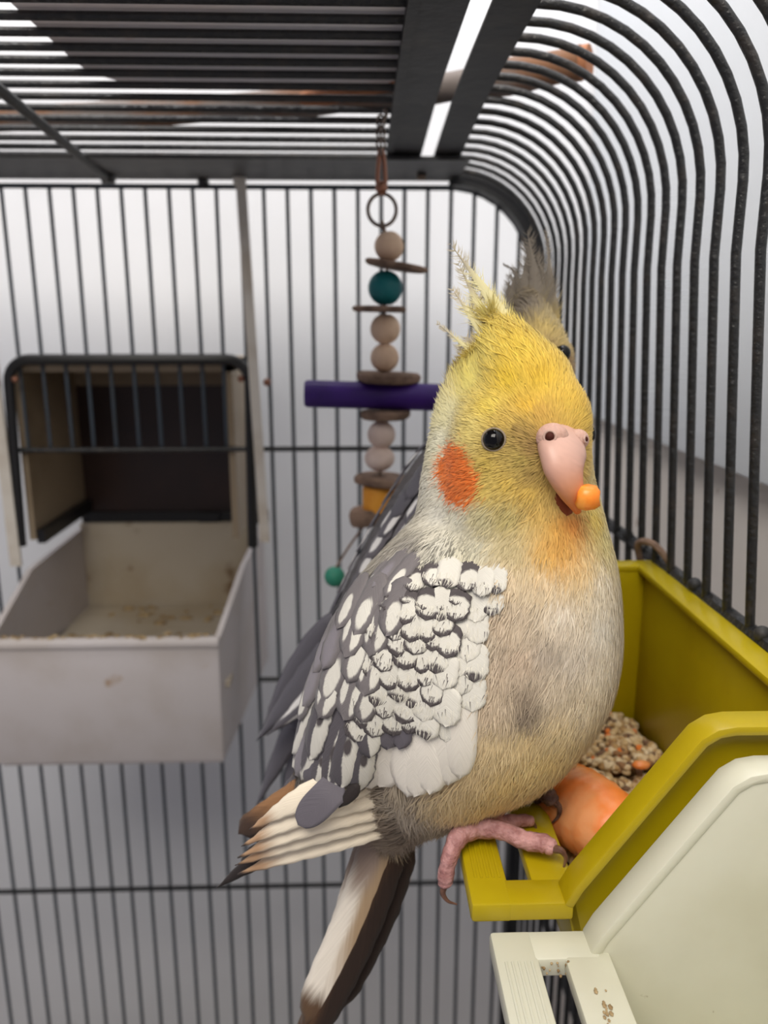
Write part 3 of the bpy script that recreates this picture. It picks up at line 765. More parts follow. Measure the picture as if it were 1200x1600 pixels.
def crest_feather(name, mat, parent, path, width, n=26, fray=1.0):
    """shaft, a narrow vane and free barbs along its edges"""
    P = spline(path, n); T = np.gradient(P, axis=0); V = []; F = []; UV = []
    for i in range(n):
        tt = i / (n - 1); t = unit(T[i]); s_ = unit(np.cross(t, P[i])); nn = np.cross(s_, t)
        w = width * 0.36 * (0.35 + 0.65 * math.sin(math.pi * min(1, tt * 0.8 + 0.25))) * (1 - tt ** 3)
        for u in (-1, 0, 1):
            V.append(P[i] + s_ * u * w - nn * (0.03 if u == 0 else 0)); UV.append((u * 0.3 + 0.5, tt))
        if i:
            b = (i - 1) * 3
            F += [(b, b + 1, b + 4, b + 3), (b + 1, b + 2, b + 5, b + 4)]
    for k in range(150):
        tt = RNG.uniform(0.12, 1.0); x = tt * (n - 1); i = min(int(x), n - 2); c = P[i] + (P[i + 1] - P[i]) * (x - i)
        t = unit(T[i]); s_ = unit(np.cross(t, c)); nn = np.cross(s_, t); u = RNG.choice((-1, 1))
        L = width * RNG.uniform(0.5, 1.0) * fray * (0.45 + 0.55 * math.sin(math.pi * min(1, tt * 0.8 + 0.2)))
        d = unit(t * RNG.uniform(0.5, 1.3) + s_ * u + nn * RNG.normal(0, 0.25)); b = len(V); wv = unit(np.cross(d, nn)) * 0.011
        m = c + d * L * 0.55; e = c + d * L + t * L * 0.25
        V += [c - wv, c + wv, m + wv * 0.7, m - wv * 0.7, e]; UV += [(0.5, tt)] * 5
        F += [(b, b + 1, b + 2, b + 3), (b + 3, b + 2, b + 4)]
    return mesh_obj(name, V, F, mat, parent, uv=UV)

def shepard(pts, samples_p, samples_c, power=3.2):
    out = np.zeros((len(pts), 3)); step = 4000
    for a in range(0, len(pts), step):
        d = np.linalg.norm(pts[a:a + step, None, :] - samples_p[None], axis=2) + 0.12
        w = d ** -power; w /= w.sum(1, keepdims=True); out[a:a + step] = w @ samples_c
    return out

def plumage(skin, name, parent, colour_at, flow, count, length_at, lift_at, width=0.034, skip=None, seed=1):
    """short barbs that cover the body, one stuff mesh"""
    rng = np.random.default_rng(seed); V = skin.V
    tri = np.array([(f[0], f[i], f[i + 1]) for f in skin.F for i in range(1, len(f) - 1)])
    A, B, C = V[tri[:, 0]], V[tri[:, 1]], V[tri[:, 2]]
    cr = np.cross(B - A, C - A); ar = np.linalg.norm(cr, axis=1); nrm = cr / (ar[:, None] + 1e-12)
    # smooth normals per vertex
    VN = np.zeros_like(V); 
    for k in range(3): np.add.at(VN, tri[:, k], cr)
    VN /= np.linalg.norm(VN, axis=1)[:, None] + 1e-12
    idx = rng.choice(len(tri), count, p=ar / ar.sum()); r1 = np.sqrt(rng.random(count)); r2 = rng.random(count)
    wa, wb, wc = (1 - r1)[:, None], (r1 * (1 - r2))[:, None], (r1 * r2)[:, None]
    P = A[idx] * wa + B[idx] * wb + C[idx] * wc
    N = VN[tri[idx, 0]] * wa + VN[tri[idx, 1]] * wb + VN[tri[idx, 2]] * wc; N /= np.linalg.norm(N, axis=1)[:, None]
    keep = np.ones(count, bool)
    if skip is not None: keep = ~skip(P)
    P, N = P[keep], N[keep]; m = len(P)
    D = flow(P); D = D - N * (D * N).sum(1)[:, None]; D /= np.linalg.norm(D, axis=1)[:, None] + 1e-9
    SD = np.cross(D, N)
    ang = rng.normal(0, 0.22, m)[:, None]; D = D * np.cos(ang) + SD * np.sin(ang); SD = np.cross(D, N)
    L = (length_at(P) * rng.uniform(0.7, 1.3, m))[:, None]; lift = (lift_at(P) * rng.uniform(0.5, 1.5, m))[:, None]
    w = (width * rng.uniform(0.7, 1.4, m))[:, None]
    c = colour_at(P, rng)
    p1 = P + D * L * 0.5 + N * lift * L * 0.75 + N * 0.01; p2 = P + D * L + N * lift * L * 0.9
    verts = np.stack([P - SD * w, P + SD * w, p1 + SD * w * 0.85, p1 - SD * w * 0.85, p2], 1).reshape(-1, 3)
    base = (np.arange(m) * 5)[:, None, None]
    tris = (base + np.array([[[0, 1, 2], [0, 2, 3], [3, 2, 4]]])).reshape(-1, 3)
    cols = np.repeat(np.concatenate([c, np.ones((m, 1))], 1), 5, axis=0)
    NN = np.repeat(N + D * 0.15 + rng.normal(0, 0.07, (m, 3)), 5, axis=0)
    NN /= np.linalg.norm(NN, axis=1)[:, None]
    me = bpy.data.meshes.new(name); vv = verts * S; vv[:, 2] += Z0
    me.vertices.add(len(vv)); me.vertices.foreach_set('co', vv.astype(np.float32).ravel())
    me.loops.add(tris.size); me.loops.foreach_set('vertex_index', tris.astype(np.int32).ravel())
    me.polygons.add(len(tris)); me.polygons.foreach_set('loop_start', (np.arange(len(tris)) * 3).astype(np.int32))
    me.polygons.foreach_set('use_smooth', np.ones(len(tris), bool))
    at_ = me.attributes.new('Col', 'FLOAT_COLOR', 'POINT'); at_.data.foreach_set('color', cols.astype(np.float32).ravel())
    me.materials.append(M_PLUME); me.update(calc_edges=True)
    me.normals_split_custom_set_from_vertices(NN.tolist())
    o = bpy.data.objects.new(name, me); COL.objects.link(o); o.parent = parent; o.matrix_parent_inverse = Matrix.Translation(-parent.location)
    o['kind'] = 'stuff'
    return o

def toe(name, mat, parent, path, radii, knuckles=5, claw=None, claw_mat=None, seg=12):
    n = 30; P = spline(path, n); r = np.interp(np.linspace(0, 1, n), np.linspace(0, 1, len(radii)), radii)
    r = r * (1 + 0.10 * np.abs(np.sin(np.linspace(0, math.pi * knuckles, n))) - 0.04 + 0.03 * np.sin(np.linspace(0, 60, n)))
    if claw is not None: r[-3:] *= (0.96, 0.85, 0.6)
    o = MB().tube(P, r, seg).build(name, mat, parent, smooth=True)
    if claw is not None:
        C = spline(claw, 14); MB().tube(C, np.linspace(radii[-1] * 0.62, 0.02, 14), 8).build('claw', claw_mat or M_CLAW, o, smooth=True)
    return o

# ---- front cockatiel -------------------------------------------------------------------------------
SW = [
    sweep_spheres([(800, 668, 20.6, 1.55), (806, 700, 20.4, 1.85), (806, 760, 20.4, 2.0), (800, 835, 20.9, 2.45), (772, 930, 21.3, 3.15), (745, 1020, 21.4, 3.6), (712, 1095, 21.3, 3.05), (682, 1165, 21.1, 2.2), (650, 1225, 21.0, 1.4), (625, 1268, 21.0, 0.9)], 46),
    sweep_spheres([(840, 618, 20.4, 0.85), (860, 648, 19.8, 0.95), (868, 690, 19.6, 0.85), (856, 745, 19.5, 1.0), (850, 800, 19.7, 1.15)], 22),     # brow and muzzle
    sweep_spheres([(770, 610, 21.0, 0.95), (745, 650, 21.2, 1.05), (735, 730, 20.9, 1.22), (742, 800, 20.9, 1.55)], 20),                              # cheek and nape
    sweep_spheres([(824, 612, 20.3, 1.22), (806, 572, 20.5, 0.92), (790, 538, 20.7, 0.52), (774, 508, 20.9, 0.2)], 24),                               # root of the crest
    sweep_spheres([(715, 890, 20.5, 1.8), (645, 985, 20.4, 2.0), (588, 1080, 20.4, 1.75), (545, 1160, 20.6, 1.3), (505, 1220, 20.8, 0.7)], 34),   # folded wings and back
    sweep_spheres([(820, 830, 20.3, 2.05), (815, 910, 20.4, 2.5), (804, 1000, 20.6, 2.85), (800, 1060, 20.6, 2.6), (775, 1120, 20.6, 2.2), (730, 1190, 20.7, 1.5)], 24),                          # breast and belly
]
V1, F1 = blob_body(SW, 0.10, 'body')
sk1 = Skin(V1, F1)
bird1 = place_root('cockatiel', (3.2, 20.2, -14.1), 'yellow-faced pied cockatiel with orange cheek eating carrot, perched on yellow cup', 'bird')
#      photo point and plumage colour
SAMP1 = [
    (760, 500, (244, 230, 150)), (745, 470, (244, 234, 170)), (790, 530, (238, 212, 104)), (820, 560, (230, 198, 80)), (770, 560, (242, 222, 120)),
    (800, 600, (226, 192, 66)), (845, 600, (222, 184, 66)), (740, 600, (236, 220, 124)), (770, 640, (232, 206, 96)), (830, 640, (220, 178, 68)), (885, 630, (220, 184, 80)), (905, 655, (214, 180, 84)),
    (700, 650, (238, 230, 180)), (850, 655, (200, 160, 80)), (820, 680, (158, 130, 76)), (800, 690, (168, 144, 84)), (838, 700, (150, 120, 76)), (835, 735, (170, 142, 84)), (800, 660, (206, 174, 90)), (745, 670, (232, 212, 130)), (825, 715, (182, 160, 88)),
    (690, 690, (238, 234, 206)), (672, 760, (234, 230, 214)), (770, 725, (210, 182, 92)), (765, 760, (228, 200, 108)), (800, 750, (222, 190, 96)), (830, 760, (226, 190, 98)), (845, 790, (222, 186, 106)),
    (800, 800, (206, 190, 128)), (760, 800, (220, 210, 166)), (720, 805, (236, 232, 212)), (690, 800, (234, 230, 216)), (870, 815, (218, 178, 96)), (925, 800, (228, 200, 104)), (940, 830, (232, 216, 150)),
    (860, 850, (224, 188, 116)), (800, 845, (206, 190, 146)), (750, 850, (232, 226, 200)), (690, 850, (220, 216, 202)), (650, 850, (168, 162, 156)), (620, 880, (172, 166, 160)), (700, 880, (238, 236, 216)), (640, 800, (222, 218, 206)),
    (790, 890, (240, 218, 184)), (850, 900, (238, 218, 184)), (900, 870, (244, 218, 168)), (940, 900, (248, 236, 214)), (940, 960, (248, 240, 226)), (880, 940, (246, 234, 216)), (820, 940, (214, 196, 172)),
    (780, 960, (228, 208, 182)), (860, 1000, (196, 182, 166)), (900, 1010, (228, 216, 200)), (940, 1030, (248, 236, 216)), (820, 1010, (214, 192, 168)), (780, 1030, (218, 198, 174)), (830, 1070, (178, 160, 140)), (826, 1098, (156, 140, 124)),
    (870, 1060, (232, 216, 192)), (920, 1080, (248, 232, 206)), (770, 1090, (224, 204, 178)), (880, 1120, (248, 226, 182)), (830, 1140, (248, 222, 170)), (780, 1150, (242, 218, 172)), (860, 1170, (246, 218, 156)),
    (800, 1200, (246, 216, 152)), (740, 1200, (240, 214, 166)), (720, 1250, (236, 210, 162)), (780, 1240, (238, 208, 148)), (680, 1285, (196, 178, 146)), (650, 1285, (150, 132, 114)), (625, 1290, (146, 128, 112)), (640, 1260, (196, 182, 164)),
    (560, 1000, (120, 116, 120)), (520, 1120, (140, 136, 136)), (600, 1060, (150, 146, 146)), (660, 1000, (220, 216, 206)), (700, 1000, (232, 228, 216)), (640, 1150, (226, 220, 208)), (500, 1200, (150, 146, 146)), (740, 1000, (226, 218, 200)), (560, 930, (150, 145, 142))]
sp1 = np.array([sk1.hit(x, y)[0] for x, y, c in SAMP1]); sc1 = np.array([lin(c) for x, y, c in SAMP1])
cheek_c, cheek_n = sk1.hit(716, 738); ck_u, _ = sk1.hit(716, 690); ck_r, _ = sk1.hit(750, 738)
ck_up = unit(ck_u - cheek_c); ck_rt = unit(np.cross(ck_up, cheek_n))
def cheek_mask(P, rng=None, soft=0.12):
    d = P - cheek_c; a = (d @ ck_rt + (d @ ck_up) * 0.25) / 0.76; b = (d @ ck_up) / 0.74
    r = np.sqrt(a * a + b * b)
    if rng is not None: r = r + rng.normal(0, 0.09, len(P))
    return np.clip((1 + soft - r) / (2 * soft), 0, 1) * (np.abs(d @ cheek_n) < 0.9)
shoulder_p, _ = sk1.hit(680, 878); stain_p, _ = sk1.hit(893, 812); stain2_p, _ = sk1.hit(880, 845)
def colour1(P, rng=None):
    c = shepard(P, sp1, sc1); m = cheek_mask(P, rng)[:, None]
    o = np.array(lin((244, 124, 46)))
    if rng is not None:
        o = np.array(lin((246, 122, 46))) * rng.uniform(0.75, 1.1, (len(P), 1)) + np.array([0.02, 0.06, 0.03]) * rng.random((len(P), 1))
    c = c * (1 - m) + o * m
    for sp_, col_, rad in ((stain_p, (206, 110, 46), 0.35), (stain2_p, (226, 168, 84), 0.6)):
        w = np.exp(-(np.linalg.norm(P - sp_, axis=1) / rad) ** 2)[:, None] * 0.8
        c = c * (1 - w) + np.array(lin(col_)) * w
    if rng is not None:
        c = c * rng.normal(1.0, 0.07, (len(P), 1)).clip(0.75, 1.2)
        dark = (rng.random(len(P)) < 0.022)[:, None]; c = np.where(dark, c * 0.62, c)
        sh = np.exp(-(np.linalg.norm(P - shoulder_p, axis=1) / 1.1) ** 4) * (rng.random(len(P)) < 0.30)
        c = c * (1 - sh[:, None] * 0.65)
    return c.clip(0, 1)
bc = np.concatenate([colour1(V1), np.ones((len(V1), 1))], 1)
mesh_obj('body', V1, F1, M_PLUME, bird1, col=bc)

# wing of the near side: layers from the bottom (long flight feathers) to the top (small coverts)
W1 = []
def fe(mat, x, y, dx, dy, Lpx, Wpx, o0, o1, tip='round', name='covert_feather', **k):
    sc = 1 / 57.0
    return feather_on(sk1, name, mat, bird1, x, y, dx, dy, Lpx * sc, Wpx * sc, o0, o1, tip, **k)
def P3(x, y, Y): return atY(x, y, Y)
# primaries, reaching out past the body toward the lower left
prim = [(F_PRIM, (655, 1262, 20.9), (530, 1305, 19.7), (372, 1366, 19.9), 0.66), (F_PRIM, (650, 1255, 20.8), (520, 1290, 19.55), (368, 1352, 19.8), 0.62),
        (F_PRIM, (640, 1245, 20.6), (510, 1276, 19.4), (372, 1340, 19.7), 0.62), (F_PRIM, (625, 1230, 20.3), (500, 1260, 19.3), (378, 1322, 19.6), 0.60), (F_PRIM, (600, 1215, 20.1), (490, 1240, 19.25), (390, 1296, 19.5), 0.60)]
for i, (m, a, b_, c_, w) in enumerate(prim):
    feather_free('primary_feather', m, bird1, [P3(*a), P3(*b_), P3(*c_)], w * 1.35, tip='point', n=24, camber=0.05, lane=7)
feather_free('primary_feather', F_TIP, bird1, [P3(460, 1320, 20.1), P3(400, 1345, 20.1), P3(340, 1386, 20.3)], 0.55, tip='point', n=14)
feather_free('primary_feather', F_TIP, bird1, [P3(450, 1325, 20.3), P3(400, 1338, 20.4), P3(372, 1362, 20.5)], 0.7, tip='point', n=14)
feather_free('primary_feather', F_PRIMB, bird1, [P3(500, 1215, 21.6), P3(430, 1262, 21.8), P3(374, 1302, 22.0)], 0.75, tip='blunt', n=14)
feather_free('primary_feather', F_PRIMB, bird1, [P3(500, 1230, 21.7), P3(440, 1275, 21.9), P3(392, 1312, 22.1)], 0.6, tip='blunt', n=14)
feather_free('primary_feather', F_SLATE, bird1, [P3(500, 1190, 22.2), P3(455, 1235, 22.3), P3(425, 1275, 22.4)], 0.6, tip='point', n=12)
feather_free('primary_feather', F_VIOLET, bird1, [P3(532, 1222, 19.2), P3(506, 1248, 18.98), P3(466, 1289, 18.98)], 0.85, tip='round', n=24, camber=0.02, lane=9, rag=0.0)
feather_free('primary_feather', F_TIP, bird1, [P3(560, 1225, 19.0), P3(545, 1245, 18.95), P3(530, 1262, 18.95)], 0.35, tip='point', n=8)
# cream secondaries with rounded ends (lower flank)
for i, (x, y, L) in enumerate([(575, 1105, 160), (605, 1100, 168), (640, 1090, 172), (672, 1085, 165), (700, 1060, 170), (722, 1030, 185), (590, 1120, 150), (655, 1110, 150), (690, 1100, 140)]):
    fe(F_CREAM, x, y, -0.05 if i < 6 else -0.10, 1, L, 58 if i != 5 else 50, 0.05 + 0.012 * (i % 3), 0.16 + 0.015 * (i % 4), 'round', 'secondary_feather', n=16, rag=0.006, lane=7)
# secondaries, grey and white, on the rear edge
sec = [(F_STRIPE2, 520, 1085, -0.42, 1, 175, 48), (F_STRIPE, 545, 1100, -0.30, 1, 185, 46), (F_STRIPE2, 505, 1060, -0.45, 1, 165, 46), (F_STRIPE, 560, 1095, -0.24, 1, 160, 44), (F_STRIPE, 530, 1060, -0.40, 1, 150, 46),
       (F_GREY, 500, 1110, -0.35, 1, 140, 52), (F_STRIPE2, 548, 1140, -0.30, 1, 120, 44), (F_STRIPE, 575, 1130, -0.16, 1, 130, 42), (F_STRIPE2, 490, 1130, -0.35, 1, 110, 46), (F_STRIPE, 520, 1150, -0.32, 1, 100, 44),
       (F_VIOLET, 505, 1160, -0.30, 1, 85, 46), (F_STRIPE, 585, 1085, -0.10, 1, 100, 38), (F_VIOLET, 612, 1085, -0.10, 1, 88, 36), (F_VIOLET, 634, 1075, -0.05, 1, 95, 38)]
for i, (m, x, y, dx, dy, L, w) in enumerate(sec):
    fe(m, x, y, dx, dy, L, w, 0.14, 0.24 + 0.01 * (i % 4), 'round', 'secondary_feather', n=14)
# scapulars on the shoulder edge, slate with white teardrops
sca = [(F_TEAR, 560, 985, -0.5, 1, 120, 50), (F_GREY, 525, 1000, -0.45, 1, 120, 52), (F_TEAR2, 545, 1020, -0.42, 1, 110, 48), (F_TEAR, 510, 1035, -0.42, 1, 110, 48), (F_TEAR2, 575, 1020, -0.35, 1, 105, 46),
       (F_TEAR, 590, 960, -0.45, 1, 105, 46), (F_GREY, 558, 940, -0.5, 1, 110, 50), (F_TEAR2, 585, 925, -0.45, 1, 100, 46), (F_GREY, 540, 960, -0.5, 1, 100, 46), (F_TEAR, 605, 900, -0.55, 1, 95, 44), (F_GREY, 630, 880, -0.55, 1, 95, 30),
       (F_TEAR, 580, 900, -0.6, 1, 90, 44), (F_TEAR2, 615, 925, -0.38, 1, 95, 44), (F_TEAR2, 612, 872, -0.65, 1, 85, 28), (F_TEAR, 640, 905, -0.4, 1, 85, 40), (F_TEAR, 655, 862, -0.6, 0.9, 80, 28), (F_GREY, 638, 858, -0.65, 0.85, 75, 26), (F_TEAR2, 600, 985, -0.3, 1, 95, 42), (F_TEAR, 590, 1040, -0.28, 1, 85, 38)]
for i, (m, x, y, dx, dy, L, w) in enumerate(sca):
    npl = len(PLACED)
    fe(m, x, y, dx, dy, L, w, 0.02 if y < 890 else 0.17, 0.22 if y < 890 else 0.25 + 0.012 * (i % 4), 'round', 'scapular_feather', n=12)
    if y < 890: del PLACED[npl:npl + 6]
# small coverts, row above row, each row overlapping the one below
rnd2 = random.Random(11)
rowdef = [(1128, 572, 700, 38, 56), (1104, 570, 716, 37, 54), (1080, 575, 730, 36, 52), (1056, 582, 738, 36, 50), (1032, 588, 745, 35, 50), (1008, 594, 750, 35, 48), (984, 602, 756, 34, 48), (960, 612, 760, 33, 46), (936, 624, 764, 32, 44), (914, 650, 764, 30, 42)]
for ri, (y, x0, x1, w, L) in enumerate(rowdef):
    k = int(round((x1 - x0) / (w * 0.72)))
    x1 += rnd2.uniform(-14, 10)
    for j in range(k + 1):
        t = j / k; x = x0 + (x1 - x0) * t + (w * 0.36 if ri % 2 else 0) + random.uniform(-4, 4); yy = y - 30 + random.uniform(-5, 5) - 10 * math.sin(t * 3.1) 
        if x > x1 + 8: continue
        r_ = random.random()
        if t > 0.72: m = F_WHITEC if r_ < 0.72 else F_WHITESPOT
        elif t > 0.5: m = F_WHITESPOT if r_ < 0.35 else (F_WHITEC if r_ < 0.6 else F_SCALLOP)
        else: m = (F_SCALLOP if r_ < 0.55 else F_SCALLOP2) if r_ < 0.88 else F_WHITESPOT
        if ri >= 8 and t < 0.7: m = F_SCALLOP2 if r_ < 0.5 else F_WHITESPOT
        edge = t > 0.8; npl = len(PLACED); topr = ri >= 8
        fe(m, x, yy, -0.30 + 0.30 * t, 1, L * random.uniform(0.92, 1.1), w * random.uniform(1.0, 1.16), 0.0 if topr else 0.10 if edge else 0.19, 0.15 if edge else 0.235 + 0.008 * (j % 3), 'round', 'covert_feather', n=12, lane=7)
        if edge: del PLACED[npl:]
        elif topr: del PLACED[npl:npl + 7]
        FRINGE.append((LAST_ROWS[0], m))

# hair-fine fringe that frays the covert tips
def fringe(name, items, parent, per=26):
    V = []; F = []; C = []
    for rows, m in items:
        nr, nc = len(rows), len(rows[0])
        light = np.array(lin((226, 222, 210))); darkc = np.array(lin((96, 90, 92)))
        for k in range(per):
            u = RNG.uniform(0.04, 0.96) * (nc - 1); j = min(int(u), nc - 2); fu = u - j
            i = int(RNG.integers(nr // 2, nr - 2)); a = rows[i][j] * (1 - fu) + rows[i][j + 1] * fu; b_ = rows[i + 1][j] * (1 - fu) + rows[i + 1][j + 1] * fu
            t = b_ - a
            if np.linalg.norm(t) < 1e-5: continue
            t = unit(t); s_ = unit(rows[i][j + 1] - rows[i][j]); nn = np.cross(s_, t)
            if nn @ a > 0: nn = -nn
            t = unit(t + s_ * RNG.normal(0, 0.18)); L = RNG.uniform(0.12, 0.26); w = 0.011
            r0 = a + nn * 0.012; r1 = r0 + t * L + nn * RNG.uniform(0.0, 0.03); n0 = len(V)
            V += [r0 - s_ * w, r0 + s_ * w, r1]; F.append((n0, n0 + 1, n0 + 2))
            dk = i >= nr - 4 and m in (F_SCALLOP, F_SCALLOP2) or RNG.random() < 0.10
            c = (darkc if dk else light) * RNG.uniform(0.85, 1.1); C += [list(c) + [1]] * 3
    o = mesh_obj(name, V, F, M_PLUME, parent, col=np.array(C)); o['kind'] = 'stuff'; return o
fringe('covert_fringe', FRINGE, bird1)
# tail
tail = [(F_TAILW, (604, 1275, 20.9), (556, 1420, 20.6), (478, 1600, 20.2), 0.95), (F_TAILB, (632, 1285, 21.1), (590, 1420, 20.9), (512, 1575, 20.6), 1.1), (F_TAILW, (590, 1280, 21.0), (545, 1430, 20.8), (500, 1580, 20.6), 0.8),
        (F_TAILB, (640, 1290, 21.3), (598, 1400, 21.2), (540, 1540, 21.0), 0.8), (F_TAILB, (622, 1285, 20.9), (565, 1450, 20.5), (478, 1625, 20.1), 0.95), (F_TAILB, (615, 1290, 20.95), (552, 1470, 20.6), (468, 1640, 20.2), 0.8)]
for i, (m, a, b_, c_, w) in enumerate(tail):
    feather_free('tail_feather', m, bird1, [P3(*a), P3(*b_), P3(*c_)], w * 1.15, tip='blunt', n=22, camber=0.10, lane=7, rag=0.015)

PL = np.array([p for p, w in PLACED]); PW = np.array([w for p, w in PLACED])
def skip1(P):
    out = np.zeros(len(P), bool)
    for a in range(0, len(P), 4000):
        d = np.linalg.norm(P[a:a + 4000, None, :] - PL[None], axis=2) - PW[None] * 0.75
        out[a:a + 4000] = d.min(1) < 0.0
    return out
beak_p, beak_n = sk1.hit(872, 705); vent_p = P3(610, 1290, 20.8); head_c = P3(806, 700, 20.4); shoulder = P3(790, 850, 20.6)
axis1 = unit(vent_p - shoulder)
crest_0 = P3(815, 590, 20.3); crest_d = unit(P3(715, 405, 21.5) - crest_0)
def crest_w(P): return np.clip(((P - crest_0) @ crest_d + 0.2) / 0.8, 0, 1)
def flow1(P):
    d = np.linalg.norm(P - head_c, axis=1); w = np.clip((d - 2.0) / 2.0, 0, 1)[:, None]
    a = P - (beak_p + (head_c - beak_p) * 0.15); a /= np.linalg.norm(a, axis=1)[:, None]
    dn = axis1 * 0.75 + np.array([0, 0, -0.45])
    f_ = a * (1 - w) + dn * w
    cw = crest_w(P)[:, None]
    return f_ * (1 - cw) + crest_d * cw
def len1(P):
    d = np.linalg.norm(P - head_c, axis=1)
    return 0.45 * crest_w(P) + 0.26 + 0.34 * np.clip((d - 1.6) / 2.5, 0, 1) + 0.30 * np.clip((d - 6.0) / 3, 0, 1)
def lift1(P):
    d = np.linalg.norm(P - head_c, axis=1); return 0.07 + 0.05 * np.clip((d - 5) / 4, 0, 1)
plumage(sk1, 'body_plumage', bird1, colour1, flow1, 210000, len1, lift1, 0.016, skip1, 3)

# longer flank fluff that laps over the front edge of the wing
flank_d = unit(P3(705, 1100, 19) - P3(745, 960, 19)); vent_d = unit(P3(540, 1320, 19.6) - P3(620, 1275, 19.8))
def lap(name, line, dirv, count, length, lift, rad, seed):
    ep_ = spline([sk1.hit(x, y)[0] for x, y in line], 40)
    def far(P):
        out = np.zeros(len(P), bool)
        for a in range(0, len(P), 4000): out[a:a + 4000] = np.linalg.norm(P[a:a + 4000, None, :] - ep_[None], axis=2).min(1) > rad
        return out
    return plumage(sk1, name, bird1, colour1, lambda P: np.tile(dirv, (len(P), 1)), count, lambda P: np.full(len(P), length), lambda P: np.full(len(P), lift), 0.013, far, seed)
lap('flank_plumage', ((786, 905), (786, 960), (774, 1030), (762, 1090), (752, 1150), (738, 1215), (700, 1258)), flank_d, 150000, 0.45, 0.22, 0.24, 5)
lap('vent_plumage', ((596, 1236), (612, 1262), (622, 1285), (632, 1300)), vent_d, 240000, 0.85, 0.30, 0.42, 6)

# crest
for i, (pts, w) in enumerate([
    ([(846, 590, 20.2), (775, 478, 20.9), (703, 380, 21.6)], 0.52), ([(826, 590, 20.3), (762, 500, 21.0), (716, 412, 21.5)], 0.50), ([(806, 592, 20.4), (748, 510, 21.0), (707, 452, 21.4)], 0.40),
    ([(786, 592, 20.6), (735, 548, 21.1), (683, 505, 21.5)], 0.22), ([(862, 600, 20.0), (806, 515, 20.7), (748, 446, 21.2)], 0.55), ([(772, 604, 20.8), (742, 575, 21.1), (716, 540, 21.4)], 0.40),
    ([(840, 596, 20.1), (790, 530, 20.7), (735, 478, 21.2)], 0.5), ([(872, 612, 19.9), (826, 540, 20.5), (782, 490, 20.9)], 0.5), ([(764, 620, 20.9), (735, 600, 21.2), (712, 585, 21.5)], 0.35), ([(800, 600, 20.4), (760, 560, 20.9), (730, 525, 21.3)], 0.5), ([(820, 592, 20.2), (780, 545, 20.7), (745, 508, 21.1)], 0.5), ([(866, 620, 19.85), (832, 570, 20.3), (796, 530, 20.7)], 0.5), ([(758, 640, 20.9), (728, 622, 21.2), (708, 615, 21.5)], 0.35)]):
    crest_feather('crest_feather', F_CRESTP if i in (0, 1, 2, 3, 5, 8, 12) else F_CREST, bird1, [P3(*p) for p in pts], w)

# eye, cere, beak
ep, en = sk1.hit(772, 687)
ev = unit(en * 0.6 - unit(ep) * 0.6)
v, f = ball((0, 0, 0), 0.27, 24, 16); v = np.array(v) + ep + ev * 0.0
eye = mesh_obj('eye', v, f, M_EYE, bird1)
u_ = unit(np.cross(ev, np.array([0, 0, 1.0]))); w_ = np.cross(u_, ev)
ringp = [ep + ev * 0.06 + (u_ * math.cos(a) * 0.275 + w_ * math.sin(a) * 0.26) for a in np.linspace(0, 2 * math.pi, 28)]
MB().tube(ringp, 0.03, 8).build('eye_ring', M_RING, bird1, smooth=True)
e2 = head_c + (head_c - ep) * 0 + (ep - head_c) - 2 * ((ep - head_c) @ unit(np.cross(unit(beak_p - head_c), np.array([0, 0, 1.0])))) * unit(np.cross(unit(beak_p - head_c), np.array([0, 0, 1.0])))
q, n2 = sk1.near(e2); v, f = ball(q - n2 * 0.1, 0.28, 20, 14); mesh_obj('eye', v, f, M_EYE, bird1)

def beak_mesh(name, mat, parent, path, wid, hgt, side, seg=20, n=26, cols=None):
    P = spline(path, n); T = np.gradient(P, axis=0)
    W = np.interp(np.linspace(0, 1, n), np.linspace(0, 1, len(wid)), wid); H = np.interp(np.linspace(0, 1, n), np.linspace(0, 1, len(hgt)), hgt)
    V = []; F = []
    for i in range(n):
        t = unit(T[i]); s_ = unit(side - t * (side @ t)); nn = np.cross(s_, t)
        for k in range(seg):
            a = 2 * math.pi * k / seg; ca, sa = math.cos(a), math.sin(a)
            V.append(P[i] + s_ * W[i] * ca + nn * H[i] * sa * (1.0 if sa > 0 else 0.8))
    for i in range(n - 1):
        for k in range(seg):
            a, b = i * seg + k, i * seg + (k + 1) % seg; F.append((a, b, b + seg, a + seg))
    F.append(tuple(range(seg - 1, -1, -1))); F.append(tuple(range((n - 1) * seg, n * seg)))
    if cols is not None:
        C = spline([lin(c) for c in cols], n); C = np.repeat(C, seg, axis=0) * np.random.default_rng(2).normal(1, 0.02, (n * seg, 1))
        return mesh_obj(name, V, F, mat, parent, col=np.concatenate([C, np.ones((len(C), 1))], 1).clip(0, 1))
    o = MB().add(V, F).build(name, mat, parent, smooth=True); return o
bs = sk1.hit(880, 690)[0]; yb = bs[1]
sideb = unit(np.array([0.80, 0.58, 0.0]))            # across the beak, seen three-quarter
beak = beak_mesh('beak', M_BEAKC, bird1, [P3(877, 676, yb + 0.35), P3(879, 705, yb - 0.30), P3(883, 733, yb - 0.58), P3(893, 766, yb - 0.62), P3(903, 800, yb - 0.35)],
                 [0.54, 0.63, 0.56, 0.34, 0.08], [0.40, 0.46, 0.42, 0.30, 0.10], sideb, seg=28, n=34, cols=[(200, 160, 146), (206, 166, 152), (208, 160, 142), (216, 138, 92), (224, 118, 48)])
low = beak_mesh('lower_beak', M_MOUTH, bird1, [P3(872, 745, yb + 0.25), P3(880, 775, yb - 0.05), P3(890, 803, yb - 0.12)], [0.42, 0.36, 0.16], [0.26, 0.24, 0.10], sideb)
